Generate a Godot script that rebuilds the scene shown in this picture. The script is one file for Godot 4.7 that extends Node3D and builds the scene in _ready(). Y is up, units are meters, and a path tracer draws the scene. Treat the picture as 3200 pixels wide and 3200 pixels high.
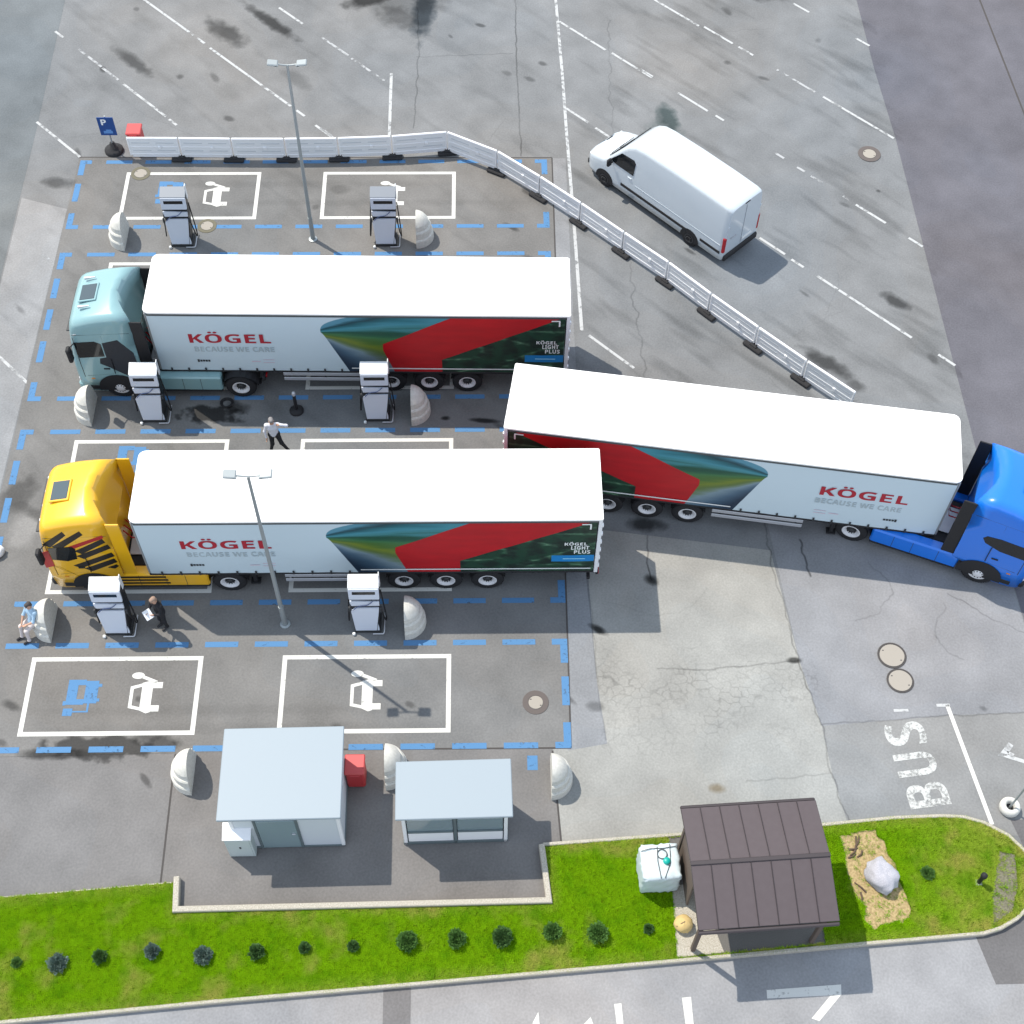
extends Node3D
# Truck charging park seen from the air. x runs along the bays, z towards the viewer, metres.

# ------------------------------------------------------------------ mesh builder
class MB:
	var st = SurfaceTool.new()
	var grp = -1
	func _init():
		st.begin(Mesh.PRIMITIVE_TRIANGLES)
	func smooth(on):
		grp = 0 if on else -1
	func v(p, uv = Vector2.ZERO):
		st.set_smooth_group(grp)
		st.set_uv(uv)
		st.add_vertex(p)
	func tri(a, b, c, ref, ua = Vector2.ZERO, ub = Vector2.ZERO, uc = Vector2.ZERO):
		if (b - a).cross(c - a).dot(ref) > 0:
			v(a, ua); v(c, uc); v(b, ub)
		else:
			v(a, ua); v(b, ub); v(c, uc)
	func quad(a, b, c, d, ref):
		tri(a, b, c, ref); tri(a, c, d, ref)
	# chamfered box
	func box(c, s, bv = 0.008, bs = Basis()):
		var h = s * 0.5
		bv = min(bv, min(h.x, min(h.y, h.z)) * 0.6)
		var P = {}
		for sx in [-1, 1]:
			for sy in [-1, 1]:
				for sz in [-1, 1]:
					var k = Vector3(sx, sy, sz)
					for ax in 3:
						var q = Vector3(h.x - bv, h.y - bv, h.z - bv)
						q[ax] = h[ax]
						P[[sx, sy, sz, ax]] = c + bs * (q * k)
		for ax in 3:
			var a1 = (ax + 1) % 3
			var a2 = (ax + 2) % 3
			for s1 in [-1, 1]:
				var K = func(i, j):
					var k = [0, 0, 0]
					k[ax] = s1; k[a1] = i; k[a2] = j
					return k
				var n = Vector3.ZERO
				n[ax] = s1
				n = bs * n
				var q = []
				for ij in [[-1, -1], [1, -1], [1, 1], [-1, 1]]:
					var k = K.call(ij[0], ij[1])
					q.append(P[[k[0], k[1], k[2], ax]])
				quad(q[0], q[1], q[2], q[3], n)
				# edges parallel to a2 between faces ax and a1
				for s2 in [-1, 1]:
					var k0 = K.call(s2, -1)
					var k1 = K.call(s2, 1)
					var m = Vector3.ZERO
					m[ax] = s1; m[a1] = s2
					quad(P[[k0[0], k0[1], k0[2], ax]], P[[k1[0], k1[1], k1[2], ax]], P[[k1[0], k1[1], k1[2], a1]], P[[k0[0], k0[1], k0[2], a1]], bs * m)
		for sx in [-1, 1]:
			for sy in [-1, 1]:
				for sz in [-1, 1]:
					tri(P[[sx, sy, sz, 0]], P[[sx, sy, sz, 1]], P[[sx, sy, sz, 2]], bs * Vector3(sx, sy, sz))
	# polygon in the plane o + x*u + y*w, pushed from d0 to d1 along n
	func prism(pts, o, u, w, n, d0, d1):
		var pp = PackedVector2Array(pts)
		var ids = Geometry2D.triangulate_polygon(pp)
		var at = func(p, d): return o + u * p.x + w * p.y + n * d
		for i in range(0, ids.size(), 3):
			var a = pp[ids[i]]
			var b = pp[ids[i + 1]]
			var c = pp[ids[i + 2]]
			tri(at.call(a, d1), at.call(b, d1), at.call(c, d1), n * (d1 - d0))
			tri(at.call(a, d0), at.call(b, d0), at.call(c, d0), n * (d0 - d1))
		var area = 0.0
		for i in pp.size():
			area += pp[i].cross(pp[(i + 1) % pp.size()])
		var sg = 1.0 if area > 0 else -1.0
		for i in pp.size():
			var a = pp[i]
			var b = pp[(i + 1) % pp.size()]
			var e = b - a
			var out = (u * e.y - w * e.x) * sg
			quad(at.call(a, d0), at.call(b, d0), at.call(b, d1), at.call(a, d1), out)
	func tube(p, r0, r1 = -1.0, k = 8, closed_ends = true):
		if r1 < 0: r1 = r0
		var rings = []
		for i in p.size():
			var d
			if i == 0: d = p[1] - p[0]
			elif i == p.size() - 1: d = p[i] - p[i - 1]
			else: d = (p[i + 1] - p[i]).normalized() + (p[i] - p[i - 1]).normalized()
			d = d.normalized()
			var s = Vector3.UP if absf(d.y) < 0.9 else Vector3.RIGHT
			var x = d.cross(s).normalized()
			var y = d.cross(x)
			var r = lerpf(r0, r1, float(i) / (p.size() - 1))
			var ring = []
			for j in k:
				var a = TAU * j / k
				ring.append(p[i] + (x * cos(a) + y * sin(a)) * r)
			rings.append(ring)
		for i in p.size() - 1:
			for j in k:
				var j2 = (j + 1) % k
				quad(rings[i][j], rings[i][j2], rings[i + 1][j2], rings[i + 1][j], rings[i][j] - p[i] + rings[i][j2] - p[i])
		if closed_ends:
			var g = grp
			grp = -1
			for e in [0, p.size() - 1]:
				var ref = p[0] - p[1] if e == 0 else p[e] - p[e - 1]
				for j in range(1, k - 1):
					tri(rings[e][0], rings[e][j], rings[e][j + 1], ref)
			grp = g
	# profile of Vector2(radius, along axis); axis given by basis.y
	func lathe(prof, o, bs = Basis(), k = 20, a0 = 0.0, a1 = TAU):
		for i in prof.size() - 1:
			var e = prof[i + 1] - prof[i]
			if e.length() < 1e-5: continue
			for j in k:
				var t0 = lerpf(a0, a1, float(j) / k)
				var t1 = lerpf(a0, a1, float(j + 1) / k)
				var P = func(q, t): return o + bs * Vector3(q.x * cos(t), q.y, q.x * sin(t))
				var tm = (t0 + t1) * 0.5
				var ref = bs * (Vector3(cos(tm), 0, sin(tm)) * e.y + Vector3(0, -e.x, 0))
				var A = P.call(prof[i], t0)
				var B = P.call(prof[i], t1)
				var C = P.call(prof[i + 1], t1)
				var D = P.call(prof[i + 1], t0)
				if prof[i].x > 1e-5: tri(A, B, C, ref)
				if prof[i + 1].x > 1e-5: tri(A, C, D, ref)
	func mesh():
		st.generate_normals()
		return st.commit()

# ------------------------------------------------------------------ helpers
var taken = {}
var M = {}
var rng = RandomNumberGenerator.new()

func numbered(n):
	if not taken.has(n):
		taken[n] = 0
		return n
	taken[n] += 1
	return "%s_%03d" % [n, taken[n]]

func tag(o, label, category, group = ""):
	o.set_meta("label", label)
	o.set_meta("category", category)
	if group != "": o.set_meta("group", group)

func thing(called, label, category, at = Vector3.ZERO, turn = 0.0, group = ""):
	var o = Node3D.new()
	o.name = numbered(called)
	add_child(o)
	o.position = at
	o.rotation.y = turn
	tag(o, label, category, group)
	return o

func part(called, mesh, mat, parent):
	var o = MeshInstance3D.new()
	o.name = called
	o.mesh = mesh
	if mat != null: o.material_override = mat
	o.cast_shadow = GeometryInstance3D.SHADOW_CASTING_SETTING_ON
	parent.add_child(o, true)
	return o

func solo(called, mesh, mat, label, category, group = ""):
	var o = MeshInstance3D.new()
	o.name = numbered(called)
	o.mesh = mesh
	o.material_override = mat
	add_child(o)
	tag(o, label, category, group)
	return o

func setting(called, mesh, mat):
	var o = MeshInstance3D.new()
	o.name = numbered(called)
	o.mesh = mesh
	o.material_override = mat
	add_child(o)
	o.set_meta("kind", "structure")
	return o

func copy_of(o, label, at, turn = 0.0):
	var c = o.duplicate()
	c.name = numbered(String(o.name).split("_0")[0])
	add_child(c)
	c.position = at
	c.rotation.y = turn
	c.set_meta("label", label)
	return c

func bx(c, s, bv = 0.008, bs = Basis()):
	var m = MB.new()
	m.box(c, s, bv, bs)
	return m.mesh()

func lin(r, g, b):
	return Color(r, g, b).linear_to_srgb()

func mat(name, c, rough = 0.8, metal = 0.0, spec = 0.5):
	var m = StandardMaterial3D.new()
	m.albedo_color = c
	m.roughness = rough
	m.metallic = metal
	m.metallic_specular = spec
	M[name] = m
	return m

func noise(seed_, freq, type = FastNoiseLite.TYPE_SIMPLEX_SMOOTH, oct = 4):
	var n = FastNoiseLite.new()
	n.seed = seed_
	n.frequency = freq
	n.noise_type = type
	n.fractal_octaves = oct
	return n

# mottled colour for a large painted or cast surface: dirt and grain of its own
func mottle(m, seed_, freq, lo, hi, scale = 1.0, rel = 0.0):
	var n = noise(seed_, freq, FastNoiseLite.TYPE_SIMPLEX_SMOOTH, 5)
	var img = n.get_seamless_image(256, 256)
	img.convert(Image.FORMAT_L8)
	var d = img.get_data()
	var o = PackedByteArray()
	o.resize(256 * 256 * 3)
	for i in 256 * 256:
		var t = d[i] / 255.0
		for k in 3:
			o[i * 3 + k] = int(255.0 * lerpf(lo[k], hi[k], t))
	m.albedo_texture = ImageTexture.create_from_image(Image.create_from_data(256, 256, false, Image.FORMAT_RGB8, o))
	m.uv1_triplanar = true
	m.uv1_world_triplanar = true
	m.uv1_scale = Vector3.ONE * scale
	return m

# paint that has flaked off in places; keep = share that is left
func worn_paint(name, c, keep, seed_, scale = 0.5):
	var m = mat(name, c, 0.85)
	var n = noise(seed_, 0.03, FastNoiseLite.TYPE_SIMPLEX_SMOOTH, 5)
	var n2 = noise(seed_ + 7, 0.008, FastNoiseLite.TYPE_SIMPLEX_SMOOTH, 2)
	var a = n.get_seamless_image(384, 384)
	var b = n2.get_seamless_image(384, 384)
	a.convert(Image.FORMAT_L8)
	b.convert(Image.FORMAT_L8)
	var da = a.get_data()
	var db = b.get_data()
	var o = PackedByteArray()
	o.resize(384 * 384 * 4)
	for i in 384 * 384:
		var t = (da[i] * 0.6 + db[i] * 0.4) / 255.0
		var g = 225 + int(30.0 * (da[(i * 7) % 147456] / 255.0))
		o[i * 4] = g; o[i * 4 + 1] = g; o[i * 4 + 2] = g
		o[i * 4 + 3] = clampi(int(255.0 * ((t - (1.0 - keep)) * 3.0 + 0.5)), 0, 255)
	m.albedo_texture = ImageTexture.create_from_image(Image.create_from_data(384, 384, false, Image.FORMAT_RGBA8, o))
	m.uv1_triplanar = true
	m.uv1_world_triplanar = true
	m.uv1_scale = Vector3.ONE * scale
	m.transparency = BaseMaterial3D.TRANSPARENCY_ALPHA
	return m

# ------------------------------------------------------------------ the pavement's own surface: grain, stains, cracks
const GX = -27.0
const GZ = -58.0
const GS = 54.0
const GN = 2048
var gd: PackedByteArray

func gpx(x): return (x - GX) / GS * GN
func gpz(z): return (z - GZ) / GS * GN

func stain(x, z, ln, wd, ang, dark, seed_, tint = Vector3(1, 1, 1), rough_ = 0.32, soft_ = 1.7):
	var r = max(ln, wd) * 1.4
	var n = noise(seed_, 0.9, FastNoiseLite.TYPE_SIMPLEX_SMOOTH, 4)
	var ca = cos(ang)
	var sa = sin(ang)
	for j in range(maxi(0, int(gpz(z - r))), mini(GN - 1, int(gpz(z + r)) + 1)):
		for i in range(maxi(0, int(gpx(x - r))), mini(GN - 1, int(gpx(x + r)) + 1)):
			var wx = GX + i * GS / GN
			var wz = GZ + j * GS / GN
			var u = ((wx - x) * ca + (wz - z) * sa) / ln
			var w = (-(wx - x) * sa + (wz - z) * ca) / wd
			var q = sqrt(u * u + w * w) + n.get_noise_2d(wx * 1.6, wz * 1.6) * rough_
			var f = clampf((1.0 - q) * soft_, 0.0, 1.0) * dark * 0.85
			if f != 0.0:
				var k = (j * GN + i) * 3
				gd[k] = clampi(int(gd[k] * (1.0 - f * tint.x)), 0, 255)
				gd[k + 1] = clampi(int(gd[k + 1] * (1.0 - f * tint.y)), 0, 255)
				gd[k + 2] = clampi(int(gd[k + 2] * (1.0 - f * tint.z)), 0, 255)

func crack(pts, dark, wide = 1.0, wob = 0.06, seed_ = 1):
	var n = noise(seed_, 0.6, FastNoiseLite.TYPE_SIMPLEX_SMOOTH, 3)
	for s in pts.size() - 1:
		var a = pts[s]
		var b = pts[s + 1]
		var L = a.distance_to(b)
		var steps = int(L / GS * GN * 1.4) + 1
		var nn = (b - a).normalized().orthogonal()
		for t in steps:
			var p = a.lerp(b, float(t) / steps)
			p += nn * n.get_noise_2d(p.x * 2.0, p.y * 2.0) * wob
			var fi = gpx(p.x)
			var fj = gpz(p.y)
			var df = dark * (0.65 + 0.5 * n.get_noise_2d(p.x + 50, p.y))
			for dj in range(-2, 3):
				for di in range(-2, 3):
					var ii = int(fi) + di
					var jj = int(fj) + dj
					if ii < 0 or jj < 0 or ii >= GN or jj >= GN: continue
					var dd = Vector2(ii + 0.5 - fi, jj + 0.5 - fj).length()
					var f = clampf(wide + 0.5 - dd, 0.0, 1.0) * df * 0.3
					if f <= 0.0: continue
					var k = (jj * GN + ii) * 3
					for c in 3: gd[k + c] = int(gd[k + c] * (1.0 - f))

func make_ground_texture():
	var big = noise(3, 0.012, FastNoiseLite.TYPE_SIMPLEX_SMOOTH, 4).get_image(GN / 4, GN / 4)
	big.resize(GN, GN, Image.INTERPOLATE_CUBIC)
	var mid = noise(5, 0.03, FastNoiseLite.TYPE_SIMPLEX_SMOOTH, 5).get_image(GN / 2, GN / 2)
	mid.resize(GN, GN, Image.INTERPOLATE_BILINEAR)
	var fine = noise(8, 0.32, FastNoiseLite.TYPE_SIMPLEX_SMOOTH, 3).get_image(GN, GN)
	var hue = noise(11, 0.006, FastNoiseLite.TYPE_SIMPLEX_SMOOTH, 3).get_image(GN / 4, GN / 4)
	hue.resize(GN, GN, Image.INTERPOLATE_CUBIC)
	# streaks left by tyres and drips along the slanted bays in the upper yard
	var sn = noise(17, 1.0, FastNoiseLite.TYPE_SIMPLEX_SMOOTH, 4)
	var N2 = GN / 2
	var sd = PackedByteArray()
	sd.resize(N2 * N2)
	for j in N2:
		for i in N2:
			var wx = GX + i * GS / N2
			var wz = GZ + j * GS / N2
			var t = 0.0
			if wz < -26.0 and wx > -18.0 and wx < 16.5:
				var u = (wx + wz) * 0.7071
				var w = (wx - wz) * 0.7071
				t = clampf(sn.get_noise_2d(u * 0.16, w * 0.9) * 1.9 - 0.25, 0.0, 1.0)
				if wx < 3.0: t *= 0.5
			sd[j * N2 + i] = int(255.0 * t)
	var streak = Image.create_from_data(N2, N2, false, Image.FORMAT_L8, sd)
	streak.resize(GN, GN, Image.INTERPOLATE_BILINEAR)
	for im in [big, mid, fine, hue]: im.convert(Image.FORMAT_L8)
	var a = big.get_data()
	var b = mid.get_data()
	var c = fine.get_data()
	var h = hue.get_data()
	var s = streak.get_data()
	gd = PackedByteArray()
	gd.resize(GN * GN * 3)
	for i in GN * GN:
		var t = 213 + ((a[i] - 128) * 6 + (b[i] - 128) * 7 + (c[i] - 128) * 8) / 64 - s[i] / 8
		var q = (h[i] - 128) / 22
		gd[i * 3] = clampi(t + q, 0, 255)
		gd[i * 3 + 1] = clampi(t, 0, 255)
		gd[i * 3 + 2] = clampi(t - q, 0, 255)
	# oil and tar marks
	stain(-10.74, -49.21, 1.5, 0.55, 0.75, 0.42, 21)
	stain(-8.92, -49.9, 2.0, 0.35, 0.78, 0.55, 22)
	stain(-14.33, -47.36, 1.5, 0.35, 0.8, 0.4, 23)
	stain(-2.55, -50.6, 0.6, 2.2, 0.1, 0.62, 24, Vector3(1, 0.92, 0.85))
	stain(-3.6, -50.2, 1.1, 0.8, 0.6, 0.3, 25)
	stain(-4.9, -51.4, 1.3, 0.6, -0.4, 0.6, 26)
	stain(-3.4, -51.3, 2.2, 1.2, 0.0, 0.22, 27)
	stain(-7.6, -46.3, 1.0, 0.4, 0.8, 0.16, 28)
	stain(14.77, -34.12, 0.75, 0.33, 0.75, 0.5, 29)
	stain(11.88, -31.25, 1.2, 0.42, 0.7, 0.52, 30)
	stain(12.75, -30.3, 0.45, 0.3, 0.7, 0.35, 31)
	stain(7.3, -43.9, 0.5, 1.0, -0.2, 0.5, 32, Vector3(1, 0.85, 0.85))
	stain(7.0, -42.9, 0.9, 0.8, 0.3, 0.3, 33, Vector3(1, 0.75, 0.8))
	stain(12.0, -52.0, 1.6, 0.8, 0.1, 0.55, 34)
	stain(-5.5, -39.9, 0.5, 0.3, 0.0, 0.15, 35)
	stain(-9.3, -29.15, 1.15, 0.4, 0.05, 0.62, 36, Vector3(1, 1, 1), 0.6, 3.0)
	stain(-8.4, -29.45, 0.5, 0.3, 0.3, 0.5, 37)
	stain(-11.2, -17.05, 1.9, 0.42, 0.0, 0.45, 38, Vector3(1, 1, 1), 0.6, 3.0)
	stain(-12.6, -16.85, 1.2, 0.2, 0.0, 0.5, 39)
	stain(-9.6, -17.2, 0.8, 0.35, 0.2, 0.4, 40)
	stain(-15.2, -25.9, 0.6, 1.1, 0.4, 0.3, 41)
	stain(-16.2, -40.3, 0.8, 0.35, 0.1, 0.35, 42)
	stain(-0.1, -28.85, 0.6, 0.12, 0.1, 0.7, 43)
	stain(-1.4, -28.95, 0.18, 0.12, 0.0, 0.7, 44)
	stain(5.1, -24.6, 0.7, 0.35, 0.0, 0.6, 45)
	stain(5.15, -22.55, 0.28, 0.22, 0.5, 0.7, 46)
	stain(3.35, -20.8, 0.4, 0.16, 0.6, 0.75, 47)
	stain(9.25, -19.68, 0.3, 0.12, 0.0, 0.6, 48)
	stain(6.49, -15.59, 0.3, 0.2, 0.1, 0.3, 49, Vector3(0.7, 0.9, 1.2))
	stain(3.2, -18.2, 0.35, 0.2, 0.2, 0.25, 50)
	stain(-14.75, -24.5, 0.6, 1.0, 0.3, -0.2, 51)
	stain(-14.5, -25.2, 0.9, 0.25, 0.5, 0.25, 52)
	for k in 46:
		var sx = rng.randf_range(-17, 16)
		var sz = rng.randf_range(-51, -28) if k < 34 else rng.randf_range(-22, -13)
		stain(sx, sz, rng.randf_range(0.12, 0.4), rng.randf_range(0.08, 0.2), 0.78 + rng.randf_range(-0.4, 0.4), rng.randf_range(0.15, 0.4), 60 + k)
	# long tyre shadows of rubber inside the bays
	for k in 10:
		var bz = [-35.6, -33.4, -27.3, -25.2, -39.2, -18.2, -17.6, -32.4, -24.2, -40.2][k]
		stain(rng.randf_range(-9, -3), bz, 7.0, 0.22, 0.0, 0.05, 130 + k)
	# joints between the slabs and patches
	crack([Vector2(1.36, -53), Vector2(1.35, -46.4), Vector2(1.44, -41.7)], 0.5, 0.9, 0.06, 2)
	crack([Vector2(-2.85, -52), Vector2(-2.69, -48.3), Vector2(-2.76, -43.3)], 0.45, 0.8, 0.08, 3)
	crack([Vector2(-2.75, -47.63), Vector2(1.22, -47.85)], 0.3, 0.8, 0.08, 4)
	crack([Vector2(5.29, -50), Vector2(5.08, -45.5), Vector2(5.2, -40)], 0.25, 0.8, 0.15, 5)
	crack([Vector2(5.3, -36), Vector2(5.5, -30)], 0.3, 0.9, 0.2, 6)
	crack([Vector2(8.95, -25.2), Vector2(8.98, -23), Vector2(9.41, -19.65), Vector2(9.78, -17.5), Vector2(9.88, -15.9), Vector2(10.14, -14.5)], 0.5, 0.8, 0.1, 7)
	crack([Vector2(5.1, -19.45), Vector2(6.2, -19.35), Vector2(9.41, -19.65)], 0.45, 0.8, 0.06, 8)
	crack([Vector2(9.78, -17.54), Vector2(13.59, -17.79), Vector2(16, -17.86)], 0.5, 0.7, 0.06, 9)
	crack([Vector2(3.1, -23), Vector2(3.24, -20.7), Vector2(3.28, -18.8), Vector2(3.44, -17.1)], 0.3, 0.7, 0.05, 10)
	crack([Vector2(5.15, -24.2), Vector2(5.05, -23.2), Vector2(5.16, -22.5)], 0.7, 0.9, 0.06, 11)
	crack([Vector2(10.0, -24.0), Vector2(10.15, -22.6)], 0.6, 1.2, 0.1, 12)
	crack([Vector2(12.1, -23.2), Vector2(12.6, -22.2), Vector2(12.2, -21.4), Vector2(11.3, -21.0)], 0.3, 0.7, 0.2, 13)
	crack([Vector2(14.4, -22), Vector2(15.6, -21), Vector2(17, -20.3)], 0.4, 0.7, 0.1, 14)
	crack([Vector2(14.2, -21.6), Vector2(13.6, -20.4), Vector2(14.4, -19.6)], 0.25, 0.8, 0.2, 15)
	crack([Vector2(7.4, -15.8), Vector2(9.9, -16.0)], 0.25, 0.7, 0.08, 16)
	for k in 16:
		var p = Vector2(rng.randf_range(-17, 16), rng.randf_range(-51, -42)) if k < 9 else Vector2(rng.randf_range(4, 15), rng.randf_range(-36, -16))
		var pts = [p]
		var d = Vector2.from_angle(rng.randf() * TAU)
		for q in 5:
			d = d.rotated(rng.randf_range(-0.5, 0.5))
			p += d * rng.randf_range(0.3, 0.9)
			pts.append(p)
		crack(pts, 0.13, 0.6, 0.08, 40 + k)
	# crazed old surface on the pale slab
	var cn = noise(91, 3.4, FastNoiseLite.TYPE_CELLULAR, 1)
	cn.fractal_type = FastNoiseLite.FRACTAL_NONE
	cn.cellular_return_type = FastNoiseLite.RETURN_DISTANCE2_SUB
	cn.cellular_jitter = 1.0
	var cw = noise(93, 0.5, FastNoiseLite.TYPE_SIMPLEX_SMOOTH, 3)
	for j in range(int(gpz(-21.5)), int(gpz(-14.2))):
		for i in range(int(gpx(3.3)), int(gpx(9.9))):
			var wx = GX + i * GS / GN
			var wz = GZ + j * GS / GN
			var e = cn.get_noise_2d(wx + 0.2 * cw.get_noise_2d(wx * 3, wz * 3), wz) + 1.0
			var str_ = clampf(1.4 - absf(wz + 18.5) * 0.62, 0.12, 1.0) * clampf(0.5 + cw.get_noise_2d(wx, wz), 0.1, 1.0)
			var f = clampf(1.0 - e / 0.14, 0.0, 1.0) * 0.17 * str_
			if f > 0.01:
				var k = (j * GN + i) * 3
				for q in 3: gd[k + q] = int(gd[k + q] * (1.0 - f))
	return ImageTexture.create_from_image(Image.create_from_data(GN, GN, false, Image.FORMAT_RGB8, gd))

var gtex
func asphalt(name, r, g, b):
	var m = mat(name, lin(r / 0.68, g / 0.68, b / 0.68), 0.93, 0.0, 0.3)
	m.albedo_texture = gtex
	return m

func sheet(pts, y):
	var m = MB.new()
	var pp = PackedVector2Array(pts)
	var ids = Geometry2D.triangulate_polygon(pp)
	for i in range(0, ids.size(), 3):
		var P = []
		var U = []
		for k in 3:
			var q = pp[ids[i + k]]
			P.append(Vector3(q.x, y, q.y))
			U.append(Vector2((q.x - GX) / GS, (q.y - GZ) / GS))
		m.tri(P[0], P[1], P[2], Vector3.UP, U[0], U[1], U[2])
	return m.mesh()

func rect2(x0, z0, x1, z1):
	return [Vector2(x0, z0), Vector2(x1, z0), Vector2(x1, z1), Vector2(x0, z1)]

func line2(a, b, w):
	var n = (b - a).normalized().orthogonal() * w * 0.5
	return [a + n, b + n, b - n, a - n]

func ring2(outer, y, w):
	# closed painted outline of width w inside the polygon
	var m = MB.new()
	var n = outer.size()
	var inner = Geometry2D.offset_polygon(PackedVector2Array(outer), -w, Geometry2D.JOIN_MITER)[0]
	var ins = []
	for p in outer:
		var best = inner[0]
		for q in inner:
			if q.distance_to(p) < best.distance_to(p): best = q
		ins.append(best)
	for i in n:
		var a = outer[i]
		var b = outer[(i + 1) % n]
		var c = ins[(i + 1) % n]
		var d = ins[i]
		m.quad(Vector3(a.x, y, a.y), Vector3(b.x, y, b.y), Vector3(c.x, y, c.y), Vector3(d.x, y, d.y), Vector3.UP)
	return m.mesh()

func ellipse2(cx, cz, rx, rz, n = 20):
	var o = []
	for i in n: o.append(Vector2(cx + rx * cos(TAU * i / n), cz + rz * sin(TAU * i / n)))
	return o

# ------------------------------------------------------------------ vehicles
var cache = {}
const ZAX = Basis(Vector3(1, 0, 0), Vector3(0, 0, 1), Vector3(0, -1, 0))

func wheel(parent, x, z, r, w, kind):
	# z is the outer face; the wheel reaches inwards by w
	var s = 1.0 if z > 0 else -1.0
	var key = "%s_%f_%f" % [kind, r, w]
	if not cache.has(key):
		var t = MB.new()
		t.smooth(true)
		t.lathe([Vector2(r * 0.56, -0.012), Vector2(r * 0.72, 0.0), Vector2(r * 0.93, -0.012), Vector2(r, -0.05), Vector2(r, -w + 0.05), Vector2(r * 0.93, -w), Vector2(r * 0.4, -w)], Vector3.ZERO, ZAX, 28)
		t.smooth(false)
		for k in 40:
			var a = TAU * k / 40
			t.box(Vector3(cos(a) * r, sin(a) * r, -w * 0.5), Vector3(0.012, r * 0.09, w * 0.8), 0.003, Basis(Vector3(0, 0, 1), a))
		var q = MB.new()
		q.smooth(true)
		if kind == "dish":
			q.lathe([Vector2(r * 0.57, -0.004), Vector2(r * 0.53, 0.004), Vector2(r * 0.46, -0.012), Vector2(r * 0.40, -0.05), Vector2(r * 0.31, -0.10)], Vector3.ZERO, ZAX, 28)
		elif kind == "front":
			q.lathe([Vector2(r * 0.57, -0.004), Vector2(r * 0.52, 0.006), Vector2(r * 0.44, -0.03), Vector2(r * 0.36, 0.02), Vector2(r * 0.2, 0.045), Vector2(0.0, 0.055)], Vector3.ZERO, ZAX, 28)
		else:
			q.lathe([Vector2(r * 0.57, -0.004), Vector2(r * 0.5, 0.004), Vector2(r * 0.42, -0.05), Vector2(r * 0.2, -0.03), Vector2(0.0, -0.02)], Vector3.ZERO, ZAX, 28)
		var h = MB.new()
		if kind == "dish":
			h.smooth(true)
			h.lathe([Vector2(r * 0.31, -0.10), Vector2(r * 0.2, -0.10), Vector2(r * 0.19, -0.04), Vector2(r * 0.15, -0.025), Vector2(0, -0.025)], Vector3.ZERO, ZAX, 20)
		h.smooth(false)
		for k in 10:
			var a = TAU * k / 10
			var rr = r * (0.26 if kind == "dish" else 0.3)
			h.box(Vector3(cos(a) * rr, sin(a) * rr, -0.06 if kind == "dish" else 0.03), Vector3(0.03, 0.03, 0.05), 0.006)
		cache[key] = [t.mesh(), q.mesh(), h.mesh()]
	var c = cache[key]
	var o = part("wheel", c[0], M.tyre, parent)
	o.position = Vector3(x, r, z)
	if s < 0: o.rotation.y = PI
	part("rim", c[1], M.van_rim if kind == "van" else M.rim, o)
	part("hub", c[2], M.dark, o)
	return o

func letters(called, txt, parent, at, width, height, m, turn = 0.0, depth = 0.004, weight = 700):
	var t = TextMesh.new()
	var f = SystemFont.new()
	f.font_names = PackedStringArray(["Droid Sans"])
	f.font_weight = weight
	t.font = f
	t.text = txt
	t.font_size = 64
	t.pixel_size = 0.01
	t.depth = depth
	t.curve_step = 1.0
	var ab = t.get_aabb()
	var o = part(called, t, m, parent)
	var sc = Vector3(width / ab.size.x, height / ab.size.y, 1)
	var bs = Basis(Vector3.UP, turn)
	o.transform = Transform3D(bs.scaled_local(sc), at - bs * (ab.get_center() * sc))
	return o

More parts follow.
